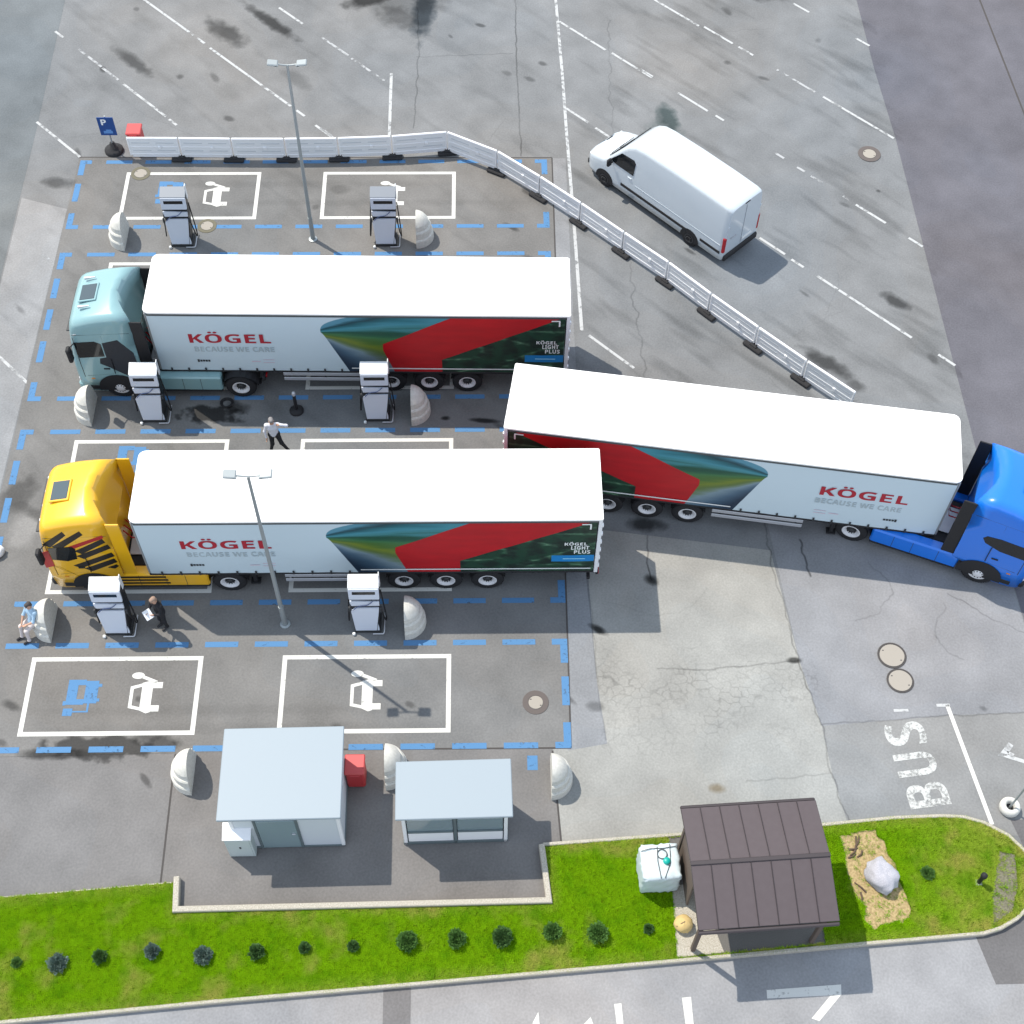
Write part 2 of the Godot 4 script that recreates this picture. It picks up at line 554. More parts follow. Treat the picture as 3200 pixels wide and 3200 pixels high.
const AW = 1280
const AH = 288
func curtain_art():
	var d = PackedByteArray()
	d.resize(AW * AH * 3)
	var n1 = noise(201, 0.012, FastNoiseLite.TYPE_SIMPLEX_SMOOTH, 4)
	var n2 = noise(203, 0.006, FastNoiseLite.TYPE_SIMPLEX_SMOOTH, 3)
	n2.fractal_type = FastNoiseLite.FRACTAL_RIDGED
	var stops = [[-9.0, Color(0.42, 0.60, 0.66)], [-2.2, Color(0.30, 0.52, 0.60)], [-1.55, Color(0.06, 0.24, 0.28)], [-1.2, Color(0.10, 0.36, 0.40)], [-0.7, Color(0.24, 0.52, 0.58)], [-0.3, Color(0.22, 0.48, 0.50)], [0.1, Color(0.07, 0.28, 0.22)], [0.6, Color(0.22, 0.42, 0.26)], [1.2, Color(0.27, 0.40, 0.18)], [1.75, Color(0.42, 0.48, 0.16)], [2.3, Color(0.34, 0.42, 0.22)], [3.2, Color(0.46, 0.54, 0.58)], [4.6, Color(0.26, 0.36, 0.44)], [7.0, Color(0.10, 0.18, 0.26)], [30.0, Color(0.08, 0.15, 0.22)]]
	for j in AH:
		var v = (j + 0.5) / AH
		for i in AW:
			var u = (i + 0.5) / AW
			var c = Color(0.74, 0.80, 0.835)
			var edge
			if v < 0.28: edge = 0.41 + 0.09 * pow((0.28 - v) / 0.28, 3.0)
			else: edge = 0.41 + 0.055 * (v - 0.28) / 0.72 + 0.0035 * (1.0 - exp(-(v - 0.28) * 30.0))
			if u > edge:
				var low = 0.03 + 0.72 * (0.985 - u) / 0.276
				var up = 0.47 * (0.732 - u) / 0.167
				var left = 0.557 + 0.024 * maxf(0.0, (v - 0.6) / 0.4) + 0.006 * pow(absf(v - 0.56) * 6.0, 2.0) * (1.0 if v < 0.6 else 0.0)
				var red = u > left and v > up and (u < 0.7 + 0.004 * (1.0 - v) or v < low)
				if red and u > 0.7 and v > low: red = false
				if red:
					c = Color(0.68, 0.035, 0.085)
					c = c * (1.0 + 0.07 * n1.get_noise_2d(i * 0.6, j * 2.0))
				elif u > 0.69 and v > low - 0.05:
					var w = n2.get_noise_2d(i * 0.8 + j * 0.7, j * 2.2 - i * 0.25)
					var t = clampf(w * 1.9 - 0.62, 0.0, 1.0)
					c = Color(0.07, 0.22, 0.15).lerp(Color(0.44, 0.58, 0.46), t * 0.75)
					c = c.lerp(Color(0.02, 0.08, 0.06), clampf(0.25 - n1.get_noise_2d(i, j) * 1.5, 0.0, 0.7))
				else:
					var s = (v - 0.28) / (u - 0.385) + 0.28 * n1.get_noise_2d(i * 0.25, j * 3.0)
					for k in stops.size() - 1:
						if s < stops[k + 1][0]:
							c = stops[k][1].lerp(stops[k + 1][1], (s - stops[k][0]) / (stops[k + 1][0] - stops[k][0]))
							break
			if u > 0.905 and v > 0.67 and v < 0.80: c = Color(0.05, 0.48, 0.74)
			var o = (j * AW + i) * 3
			d[o] = clampi(int(c.r * 255), 0, 255); d[o + 1] = clampi(int(c.g * 255), 0, 255); d[o + 2] = clampi(int(c.b * 255), 0, 255)
	return ImageTexture.create_from_image(Image.create_from_data(AW, AH, false, Image.FORMAT_RGB8, d))

const TL = 13.65
const TW = 2.55
func curtain_mesh(s):
	# gently bellied tarpaulin with a slight bulge between the posts
	var m = MB.new()
	m.smooth(true)
	var y0 = 1.12
	var y1 = 3.86
	var X0 = -TL / 2 + 0.10
	var X1 = TL / 2 - 0.16
	var nx = 84
	var ny = 8
	var P = []
	for j in ny + 1:
		var row = []
		for i in nx + 1:
			var u = float(i) / nx
			var v = float(j) / ny
			var b = 0.012 * absf(sin(u * PI * 4.0)) * sin(v * PI) + 0.004 * sin(u * 62.0 + 1.3 * sin(v * 5.0))
			row.append(Vector3(lerpf(X0, X1, u), lerpf(y1, y0, v), s * (TW / 2 - 0.035 + b)))
		P.append(row)
	for j in ny:
		for i in nx:
			var a = P[j][i]; var b = P[j][i + 1]; var c = P[j + 1][i + 1]; var e = P[j + 1][i]
			var ua = Vector2(float(i) / nx, float(j) / ny); var ub = Vector2(float(i + 1) / nx, float(j) / ny)
			var uc = Vector2(float(i + 1) / nx, float(j + 1) / ny); var ue = Vector2(float(i) / nx, float(j + 1) / ny)
			m.tri(a, b, c, Vector3(0, 0, s), ua, ub, uc)
			m.tri(a, c, e, Vector3(0, 0, s), ua, uc, ue)
	return m.mesh()

func rounded_rect(x0, y0, x1, y1, r, n = 5):
	var o = []
	for q in [[x1 - r, y1 - r, 0], [x0 + r, y1 - r, 1], [x0 + r, y0 + r, 2], [x1 - r, y0 + r, 3]]:
		for k in n + 1:
			var a = PI / 2 * (q[2] + float(k) / n)
			o.append(Vector2(q[0] + cos(a) * r, q[1] + sin(a) * r))
	return o

func make_trailer(label):
	var t = thing("semi_trailer", label, "trailer", Vector3.ZERO, 0.0, "curtain side trailers")
	var m = MB.new()
	# roof: front corners rounded in plan, a low crown
	var plan = []
	for k in 7: plan.append(Vector2(-TL / 2 + 0.22 - 0.22 * sin(PI / 2 * k / 6.0), TW / 2 - 0.22 + 0.22 * cos(PI / 2 * k / 6.0)))
	for k in 7: plan.append(Vector2(-TL / 2 + 0.22 - 0.22 * cos(PI / 2 * k / 6.0), -TW / 2 + 0.22 - 0.22 * sin(PI / 2 * k / 6.0)))
	for k in 4: plan.append(Vector2(TL / 2 - 0.06 + 0.06 * sin(PI / 2 * k / 3.0), -TW / 2 + 0.06 - 0.06 * cos(PI / 2 * k / 3.0)))
	for k in 4: plan.append(Vector2(TL / 2 - 0.06 + 0.06 * cos(PI / 2 * k / 3.0), TW / 2 - 0.06 + 0.06 * sin(PI / 2 * k / 3.0)))
	m.prism(plan, Vector3.ZERO, Vector3(1, 0, 0), Vector3(0, 0, 1), Vector3.UP, 3.925, 3.985)
	var inn = Geometry2D.offset_polygon(PackedVector2Array(plan), -0.03)[0]
	m.prism(inn, Vector3.ZERO, Vector3(1, 0, 0), Vector3(0, 0, 1), Vector3.UP, 3.985, 4.0)
	part("roof", m.mesh(), M.roof_white, t)
	for s in [-1, 1]:
		var c = part("curtain", curtain_mesh(s), M.art, t)
		part("cantrail", bx(Vector3(0.02, 3.865, s * (TW / 2 - 0.042)), Vector3(TL - 0.2, 0.115, 0.06), 0.01), M.dark_grey, t)
		part("lower_rail", bx(Vector3(0, 1.075, s * (TW / 2 - 0.06)), Vector3(TL - 0.1, 0.085, 0.07), 0.01), M.black, t)
		var fz = s * (TW / 2 - 0.035 + 0.02)
		var turn = 0.0 if s > 0 else PI
		var X0 = -TL / 2 + 0.10
		var W = TL - 0.26
		letters("lettering", "KÖGEL", c, Vector3(X0 + W * 0.187, 2.80, fz), W * 0.198, 0.55, M.red_print, turn)
		letters("lettering", "BECAUSE WE CARE", c, Vector3(X0 + W * 0.193, 2.21, fz), W * 0.195, 0.25, M.grey_print, turn)
		for q in [[0.937, 3.62 - 0.93, "KÖGEL", 0.05], [0.947, 3.30 - 0.84, "LIGHT", 0.04], [0.952, 2.98 - 0.75, "PLUS", 0.036]]:
			letters("lettering", q[2], c, Vector3(X0 + W * (q[0] + 0.02), q[1], fz), W * q[3], 0.19, M.white_print, turn)
		# small sponsor marks and the white strip of type on the blue tag
		var lg = MB.new()
		for k in 5:
			lg.box(Vector3(X0 + W * (0.098 + 0.0065 * k), 1.62, fz), Vector3(W * 0.005, 0.13 if k == 0 else 0.09, 0.004), 0.001)
		part("logo", lg.mesh(), M.dark, c)
		var lp = MB.new()
		lp.box(Vector3(X0 + W * 0.272, 1.69, fz), Vector3(W * 0.028, 0.02, 0.004), 0.001)
		lp.box(Vector3(X0 + W * 0.272, 1.55, fz), Vector3(W * 0.028, 0.02, 0.004), 0.001)
		lp.box(Vector3(X0 + W * 0.24, 1.60, fz), Vector3(W * 0.022, 0.03, 0.004), 0.001)
		part("logo", lp.mesh(), M.pink_print, c)
		part("tag_print", bx(Vector3(X0 + W * 0.955, 1.85, fz), Vector3(W * 0.05, 0.05, 0.004), 0.001), M.pale_blue, c)
		# white reflective strip along the printed rear part, corner marks
		part("reflective_strip", bx(Vector3(X0 + W * 0.735, 1.30, fz + s * 0.004), Vector3(W * 0.52, 0.05, 0.006), 0.001), M.pale, c)
		var cm = MB.new()
		cm.box(Vector3(X0 + W * 0.977, 3.72, fz), Vector3(0.28, 0.05, 0.006), 0.001)
		cm.box(Vector3(X0 + W * 0.986, 3.58, fz), Vector3(0.05, 0.24, 0.006), 0.001)
		part("corner_mark", cm.mesh(), M.pale, c)
		for k in 24:
			var bmx = X0 + 0.35 + k * 0.567
			if bmx > X0 + W * 0.47: break
			part("strap", bx(Vector3(bmx, 1.16, s * (TW / 2 - 0.008)), Vector3(0.06, 0.19, 0.02), 0.004), M.dark, t)
		# rear pillar and side guard
		part("rear_pillar", bx(Vector3(TL / 2 - 0.07, 2.5, s * (TW / 2 - 0.05)), Vector3(0.11, 2.86, 0.09), 0.012), M.frame_white, t)
		for y in [0.93, 0.68]:
			part("side_guard", bx(Vector3(-1.27, y, s * (TW / 2 - 0.05)), Vector3(2.86, 0.15, 0.03), 0.01), M.alu, t)
		for gx in [-2.5, -1.3, -0.1]:
			part("guard_post", bx(Vector3(gx, 0.84, s * (TW / 2 - 0.10)), Vector3(0.06, 0.5, 0.06)), M.black, t)
		var lm = MB.new()
		lm.box(Vector3(-3.7, 0.63, s * 0.95), Vector3(0.12, 0.9, 0.12), 0.01)
		lm.box(Vector3(-3.7, 0.2, s * 0.95), Vector3(0.3, 0.05, 0.24), 0.01)
		part("landing_leg", lm.mesh(), M.black, t)
		for wx in [0.9, 2.19, 3.47]:
			wheel(t, wx, s * 1.2, 0.5, 0.38, "dish")
		var mg = MB.new()
		for wx in [0.9, 2.19, 3.47]:
			var pr = []
			for k in 9:
				var a = PI * (0.12 + 0.76 * k / 8.0)
				pr.append(Vector3(wx + cos(a) * 0.585, 0.5 + sin(a) * 0.52, s * 0.99))
			for k in 8:
				mg.quad(pr[k] - Vector3(0, 0, 0.2), pr[k + 1] - Vector3(0, 0, 0.2), pr[k + 1] + Vector3(0, 0, 0.2), pr[k] + Vector3(0, 0, 0.2), Vector3.UP)
		part("mudguard", mg.mesh(), M.black, t)
		part("tail_light", bx(Vector3(TL / 2 + 0.02, 0.93, s * 0.95), Vector3(0.05, 0.14, 0.5), 0.01), M.tail_red, t)
	part("front_wall", bx(Vector3(-TL / 2 + 0.06, 2.48, 0), Vector3(0.07, 2.82, TW - 0.1), 0.02), M.front_grey, t)
	for s in [-1, 1]:
		var rd = part("rear_door", bx(Vector3(TL / 2 - 0.035, 2.5, s * 0.59), Vector3(0.05, 2.76, 1.165), 0.012), M.frame_white, t)
		var lb = MB.new()
		lb.tube([Vector3(TL / 2 + 0.01, 1.1, s * 0.3), Vector3(TL / 2 + 0.01, 3.86, s * 0.3)], 0.018)
		lb.tube([Vector3(TL / 2 + 0.01, 1.1, s * 0.85), Vector3(TL / 2 + 0.01, 3.86, s * 0.85)], 0.018)
		part("lock_bar", lb.mesh(), M.alu, rd)
		var hg = MB.new()
		for k in 6: hg.box(Vector3(TL / 2 + 0.0, 1.4 + k * 0.44, s * 1.2), Vector3(0.05, 0.12, 0.1), 0.01)
		part("hinge", hg.mesh(), M.frame_white, rd)
	part("floor", bx(Vector3(0, 1.09, 0), Vector3(TL - 0.2, 0.1, TW - 0.2), 0.01), M.black, t)
	var ch = MB.new()
	for s in [-1, 1]:
		ch.box(Vector3(0.7, 0.86, s * 0.5), Vector3(TL - 1.7, 0.3, 0.13), 0.02)
	for wx in [0.9, 2.19, 3.47]: ch.tube([Vector3(wx, 0.5, -1.1), Vector3(wx, 0.5, 1.1)], 0.07)
	ch.box(Vector3(-2.2, 0.72, 0.0), Vector3(1.0, 0.36, 1.9), 0.02)
	part("chassis", ch.mesh(), M.black, t)
	part("rear_bumper", bx(Vector3(TL / 2 - 0.25, 0.52, 0), Vector3(0.1, 0.13, 2.3), 0.015), M.black, t)
	var rs = MB.new()
	for s in [-1, 1]: rs.box(Vector3(TL / 2 - 0.28, 0.76, s * 0.75), Vector3(0.08, 0.42, 0.08), 0.01)
	rs.box(Vector3(TL / 2 - 0.02, 0.96, 0), Vector3(0.08, 0.14, 2.46), 0.01)
	part("bumper_bracket", rs.mesh(), M.black, t)
	return t

# cab shell: rings across the cab; the rear edge of the roof fairing curves forward in the middle
func cab_shell(H, dish):
	var m = MB.new()
	m.smooth(true)
	var secs = [[0.0, 1.02, 0.36, 0.85 * H], [0.05, 1.14, 0.33, 0.88 * H], [0.16, 1.21, 0.31, 0.905 * H], [0.34, 1.245, 0.31, 0.925 * H], [0.75, 1.25, 0.31, 0.95 * H], [1.25, 1.25, 0.31, 0.975 * H], [1.75, 1.25, 0.85, 0.992 * H], [2.28, 1.24, 0.92, H]]
	var rings = []
	for si in secs.size():
		var s = secs[si]
		var w = s[1]
		var yb = s[2]
		var yt = s[3]
		var half = []
		for y in [yb, 1.0, 1.6, 2.2, 2.8, yt - 0.42]:
			var ww = w - 0.055 * clampf((y - 1.6) / 2.0, 0, 1) - 0.03 * clampf((1.0 - y), 0, 1)
			half.append(Vector2(ww, maxf(y, yb)))
		for k in 6:
			var a = PI / 2 * (k + 1) / 6.0
			half.append(Vector2(w - 0.06 - 0.30 + 0.30 * cos(a), yt - 0.34 + 0.30 * sin(a)))
		half.append(Vector2((w - 0.36) * 0.5, yt - 0.012))
		half.append(Vector2(0, yt))
		var full = half.duplicate()
		for k in range(half.size() - 2, -1, -1): full.append(Vector2(-half[k].x, half[k].y))
		var ring = []
		for q in full:
			var x = s[0]
			var rake = 0.30 * clampf((q.y - 1.5) / 2.2, 0.0, 1.0)
			x += rake * clampf(1.0 - s[0] / 1.2, 0.0, 1.0)
			if si == secs.size() - 1 and q.y > yt - 0.7:
				var f = clampf((q.y - (yt - 0.7)) / 0.5, 0.0, 1.0)
				x += f * (0.12 - dish * (1.0 - pow(absf(q.x) / w, 1.7)))
			if si == secs.size() - 2 and q.y > yt - 0.5:
				x -= 0.35 * dish * (1.0 - pow(absf(q.x) / w, 1.7))
			ring.append(Vector3(x, q.y, q.x))
		rings.append(ring)
	var n = rings[0].size()
	for i in rings.size() - 1:
		for k in n - 1:
			var ref = Vector3(0, rings[i][k].y - 1.9, rings[i][k].z * 1.6)
			m.quad(rings[i][k], rings[i][k + 1], rings[i + 1][k + 1], rings[i + 1][k], ref)
		m.quad(rings[i][0], rings[i][n - 1], rings[i + 1][n - 1], rings[i + 1][0], Vector3.DOWN)
	m.smooth(false)
	var F = rings[0]
	for k in n / 2:
		m.quad(F[k], F[k + 1], F[n - 2 - k], F[n - 1 - k], Vector3.LEFT)
	# rear: from the roof edge the surface falls away to the flat rear wall
	m.smooth(true)
	var R = rings[rings.size() - 1]
	for k in n - 1:
		var a = R[k]
		var b = R[k + 1]
		var al = Vector3(2.27, minf(a.y, 2.55), a.z)
		var bl = Vector3(2.27, minf(b.y, 2.55), b.z)
		if a.distance_to(al) + b.distance_to(bl) > 0.02:
			var am = a.lerp(al, 0.5) + Vector3(-0.12, -0.06, 0)
			var bm = b.lerp(bl, 0.5) + Vector3(-0.12, -0.06, 0)
			m.quad(a, b, bm, am, Vector3(1, 0.3, 0))
			m.quad(am, bm, bl, al, Vector3(1, 0.3, 0))
	m.smooth(false)
	m.quad(Vector3(2.27, 2.55, 1.2), Vector3(2.27, 2.55, -1.2), Vector3(2.27, 0.92, -1.2), Vector3(2.27, 0.92, 1.2), Vector3.RIGHT)
	return m.mesh()

func side_poly(parent, called, pts, s, m, zoff, thick = 0.006):
	# a flat piece on the cab side, following its slight tumblehome
	var b = MB.new()
	var o = Vector3(0, 1.6, s * (1.245 + zoff))
	var up = Vector3(0, 1, -s * 0.0275).normalized()
	var q = []
	for p in pts: q.append(Vector2(p[0], p[1] - 1.6))
	b.prism(q, o, Vector3(1, 0, 0), up, Vector3(0, 0, s), 0.0, thick)
	return part(called, b.mesh(), m, parent)

func make_tractor(label, at, turn, paint, style):
	var t = thing("truck_tractor", label, "truck", at, turn, "electric truck tractors")
	var H = {"green": 3.99, "yellow": 3.93, "blue": 4.02}[style]
	var cab = part("cab", cab_shell(H, 0.62 if style != "blue" else 0.5), paint, t)
	part("roof_hatch", bx(Vector3(0.85, H * 0.956 + 0.02, 0.0), Vector3(0.52, 0.05, 0.66), 0.02, Basis(Vector3(0, 0, 1), 0.2)), M.hatch, cab)
	part("hatch_frame", bx(Vector3(0.85, H * 0.956 + 0.006, 0.0), Vector3(0.62, 0.05, 0.76), 0.02, Basis(Vector3(0, 0, 1), 0.2)), paint, cab)
	for s in [-1, 1]:
		# glass and door
		if style == "green":
			side_poly(cab, "side_window", [[0.33, 2.02], [0.30, 2.75], [0.98, 2.82], [1.18, 2.7], [1.18, 2.1]], s, M.glass, 0.004)
			side_poly(cab, "dark_graphic", [[1.22, 2.06], [1.22, 2.74], [1.75, 2.9], [2.15, 2.3], [2.2, 1.15], [1.9, 1.05], [1.55, 1.3], [1.25, 1.55], [0.95, 1.75], [1.0, 2.0]], s, M.graphic, 0.004)
			for q in [[0.3, 0.0], [0.46, -0.06]]:
				side_poly(cab, "emblem", [[q[0] + 0.05, 3.10 + q[1]], [q[0] + 0.6, 3.16 + q[1]], [q[0] + 0.62, 3.2 + q[1]], [q[0] + 0.1, 3.14 + q[1]]], s, M.pale, -0.012)
		elif style == "yellow":
			side_poly(cab, "side_window", [[0.36, 1.95], [0.36, 2.55], [1.08, 2.62], [1.16, 2.5], [1.1, 1.98], [0.8, 1.86]], s, M.glass, 0.009)
			var stripes = [[0.25, 2.74, 1.05, 3.40], [0.5, 2.62, 1.55, 3.42], [1.1, 2.38, 2.12, 3.02], [1.1, 2.12, 2.22, 2.72], [0.9, 1.62, 2.24, 2.3], [1.2, 1.45, 2.25, 1.98], [0.28, 1.62, 1.0, 1.02], [1.9, 1.5, 2.25, 1.66]]
			for k in stripes.size():
				var q = stripes[k]
				var dw = 0.19 if k < 6 else 0.09
				if k == 3: side_poly(cab, "stripe", [[0.95, 2.6], [2.1, 3.2], [2.12, 3.06], [1.1, 2.5]], s, M.red_stripe, 0.003)
				side_poly(cab, "stripe", [[q[0], q[1]], [q[2] - 0.06, q[3]], [q[2], q[3] - dw], [q[0] + 0.2, q[1] - dw * 0.8]], s, M.black_gloss, 0.004)
			side_poly(cab, "front_graphic", [[0.06, 1.5], [0.06, 2.3], [0.34, 2.4], [0.34, 1.6]], s, M.red_stripe, 0.003)
		else:
			side_poly(cab, "side_window", [[0.30, 1.86], [0.24, 2.42], [1.2, 2.5], [1.62, 2.46], [1.72, 2.32], [1.6, 2.12], [1.1, 1.92]], s, M.glass, 0.004)
		var sm_ = MB.new()
		for q in [[0.3, 1.06, 0.3, 1.84], [1.26, 1.2, 1.26, H - 0.9], [0.3, 1.84, 0.32, H - 1.0], [0.32, H - 0.9, 2.2, H - 0.78], [1.26, 1.22, 0.4, 1.12]]:
			sm_.tube([Vector3(q[0], q[1], s * (1.243 - 0.0275 * maxf(0.0, q[1] - 1.6))), Vector3(q[2], q[3], s * (1.243 - 0.0275 * maxf(0.0, q[3] - 1.6)))], 0.009, 0.009, 6)
		part("panel_gap", sm_.mesh(), M.dark, cab)
		var gh = MB.new()
		gh.smooth(true)
		gh.tube([Vector3(1.34, 1.25, s * 1.25), Vector3(1.36, 1.3, s * 1.29), Vector3(1.36, 1.95, s * 1.28), Vector3(1.34, 2.0, s * 1.235)], 0.014, 0.014, 6)
		part("grab_rail", gh.mesh(), M.black, cab)
		part("side_marker", bx(Vector3(0.55, 0.98, s * 1.252), Vector3(0.12, 0.05, 0.02), 0.008), M.amber, cab)
		var hn = MB.new()
		hn.smooth(true)
		hn.tube([Vector3(0.62, H * 0.945 + 0.03, s * 0.62), Vector3(0.98, H * 0.955 + 0.07, s * 0.62)], 0.05, 0.02, 10)
		if style != "yellow": part("air_horn", hn.mesh(), M.alu, cab)
		part("door_handle", bx(Vector3(1.12, 1.5, s * 1.262), Vector3(0.2, 0.06, 0.03), 0.01), M.black, cab)
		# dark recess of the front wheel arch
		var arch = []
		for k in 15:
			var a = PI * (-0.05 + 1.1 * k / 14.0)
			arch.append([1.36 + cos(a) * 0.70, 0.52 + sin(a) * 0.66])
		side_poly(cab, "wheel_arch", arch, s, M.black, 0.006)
		# mirror
		var mm = MB.new()
		mm.box(Vector3(0.16, 2.45, s * 1.46), Vector3(0.14, 0.62, 0.26), 0.04)
		mm.tube([Vector3(0.3, 2.7, s * 1.2), Vector3(0.2, 2.72, s * 1.42)], 0.02)
		part("mirror", mm.mesh(), M.black if style != "blue" else paint, cab)
		part("side_deflector", bx(Vector3(2.48, 2.32, s * 1.17), Vector3(0.40, 2.8, 0.05), 0.02), M.black if style != "yellow" else paint, cab)
		part("headlight", bx(Vector3(0.05, 0.72, s * 0.92), Vector3(0.12, 0.22, 0.34), 0.03), M.lamp, cab)
		part("step", bx(Vector3(0.62, 0.50, s * 1.225), Vector3(0.5, 0.2, 0.05), 0.02), M.black, cab)
		wheel(t, 1.36, s * 1.262, 0.51, 0.33, "front")
		wheel(t, 5.4, s * 1.235, 0.51, 0.6, "dish")
		# side fairing with a dark kick strip
		var sf = part("side_fairing", bx(Vector3(3.42, 0.70, s * 1.06), Vector3(2.74, 0.66, 0.36), 0.05), paint, t)
		for gx in [2.7, 3.5, 4.1]: part("panel_gap", bx(Vector3(gx, 0.70, s * 1.241), Vector3(0.014, 0.56, 0.006), 0.001), M.dark, sf)
		part("kick_strip", bx(Vector3(3.42, 0.335, s * 1.06), Vector3(2.7, 0.06, 0.34), 0.01), M.black, sf)
		if style == "yellow":
			for k in 3: part("stripe", bx(Vector3(2.85 - 0.04 * k, 0.55 + 0.17 * k, s * 1.242), Vector3(1.5, 0.09, 0.008), 0.002), M.black_gloss, sf)
		var fd = MB.new()
		for k in 8:
			var a0 = PI * (0.06 + 0.88 * k / 8.0)
			var a1 = PI * (0.06 + 0.88 * (k + 1) / 8.0)
			var p0 = Vector3(5.4 + cos(a0) * 0.62, 0.51 + sin(a0) * 0.6, s * 0.95)
			var p1 = Vector3(5.4 + cos(a1) * 0.62, 0.51 + sin(a1) * 0.6, s * 0.95)
			fd.quad(p0 - Vector3(0, 0, 0.3), p1 - Vector3(0, 0, 0.3), p1 + Vector3(0, 0, 0.28), p0 + Vector3(0, 0, 0.28), Vector3.UP)
		part("mudguard", fd.mesh(), M.black, t)
		part("tail_light", bx(Vector3(6.26, 0.8, s * 0.75), Vector3(0.05, 0.13, 0.4), 0.01), M.tail_red, t)
	# front: windscreen, grille, bumper, visor
	var ws = MB.new()
	ws.prism([Vector2(-1.0, 0), Vector2(1.0, 0), Vector2(0.93, 1.15), Vector2(-0.93, 1.15)], Vector3(-0.012 + 0.0, 1.62, 0), Vector3(0, 0, 1), Vector3(0.175, 1, 0).normalized(), Vector3(-1, 0.17, 0).normalized(), 0.0, 0.02)
	part("windscreen", ws.mesh(), M.glass, cab)
	part("grille", bx(Vector3(-0.015, 1.12, 0), Vector3(0.05, 0.6, 1.5), 0.02), M.black, cab)
	part("bumper", bx(Vector3(0.06, 0.45, 0), Vector3(0.24, 0.3, 2.3), 0.06), M.black if style != "green" else paint, cab)
	part("sun_visor", bx(Vector3(0.17, 3.03, 0), Vector3(0.14, 0.05, 1.9), 0.02, Basis(Vector3(0, 0, 1), 0.15)), M.dark, cab)
	for z in [-0.75, -0.25, 0.25, 0.75]:
		part("marker_lamp", bx(Vector3(0.30, 3.36, z), Vector3(0.07, 0.06, 0.1), 0.015), M.lamp, cab)
	var ch = MB.new()
	for s in [-1, 1]: ch.box(Vector3(3.7, 0.84, s * 0.42), Vector3(5.1, 0.26, 0.1), 0.02)
	ch.tube([Vector3(5.4, 0.51, -1.0), Vector3(5.4, 0.51, 1.0)], 0.09)
	ch.tube([Vector3(1.36, 0.51, -1.0), Vector3(1.36, 0.51, 1.0)], 0.06)
	ch.box(Vector3(3.2, 0.66, 0), Vector3(2.2, 0.6, 1.7), 0.03)
	ch.box(Vector3(6.2, 0.82, 0), Vector3(0.08, 0.2, 2.2), 0.02)
	part("chassis", ch.mesh(), M.black, t)
	var fw = MB.new()
	fw.lathe([Vector2(0, 1.04), Vector2(0.45, 1.04), Vector2(0.5, 1.0), Vector2(0.5, 0.93)], Vector3(4.75, 0, 0), Basis(), 20)
	part("fifth_wheel", fw.mesh(), M.dark, t)
	var wb = MB.new()
	wb.box(Vector3(2.75, 1.02, 0), Vector3(0.8, 0.05, 1.0), 0.01)
	part("catwalk", wb.mesh(), M.alu, t)
	var hz = MB.new()
	hz.smooth(true)
	for k in 3:
		var z = -0.2 + 0.2 * k
		hz.tube([Vector3(2.3, 1.9, z), Vector3(2.5, 1.5, z), Vector3(2.75, 1.5, z), Vector3(2.86, 1.9, z)], 0.022)
	part("air_line", hz.mesh(), [M.tail_red, M.dark, M.black][0], t)
	return t

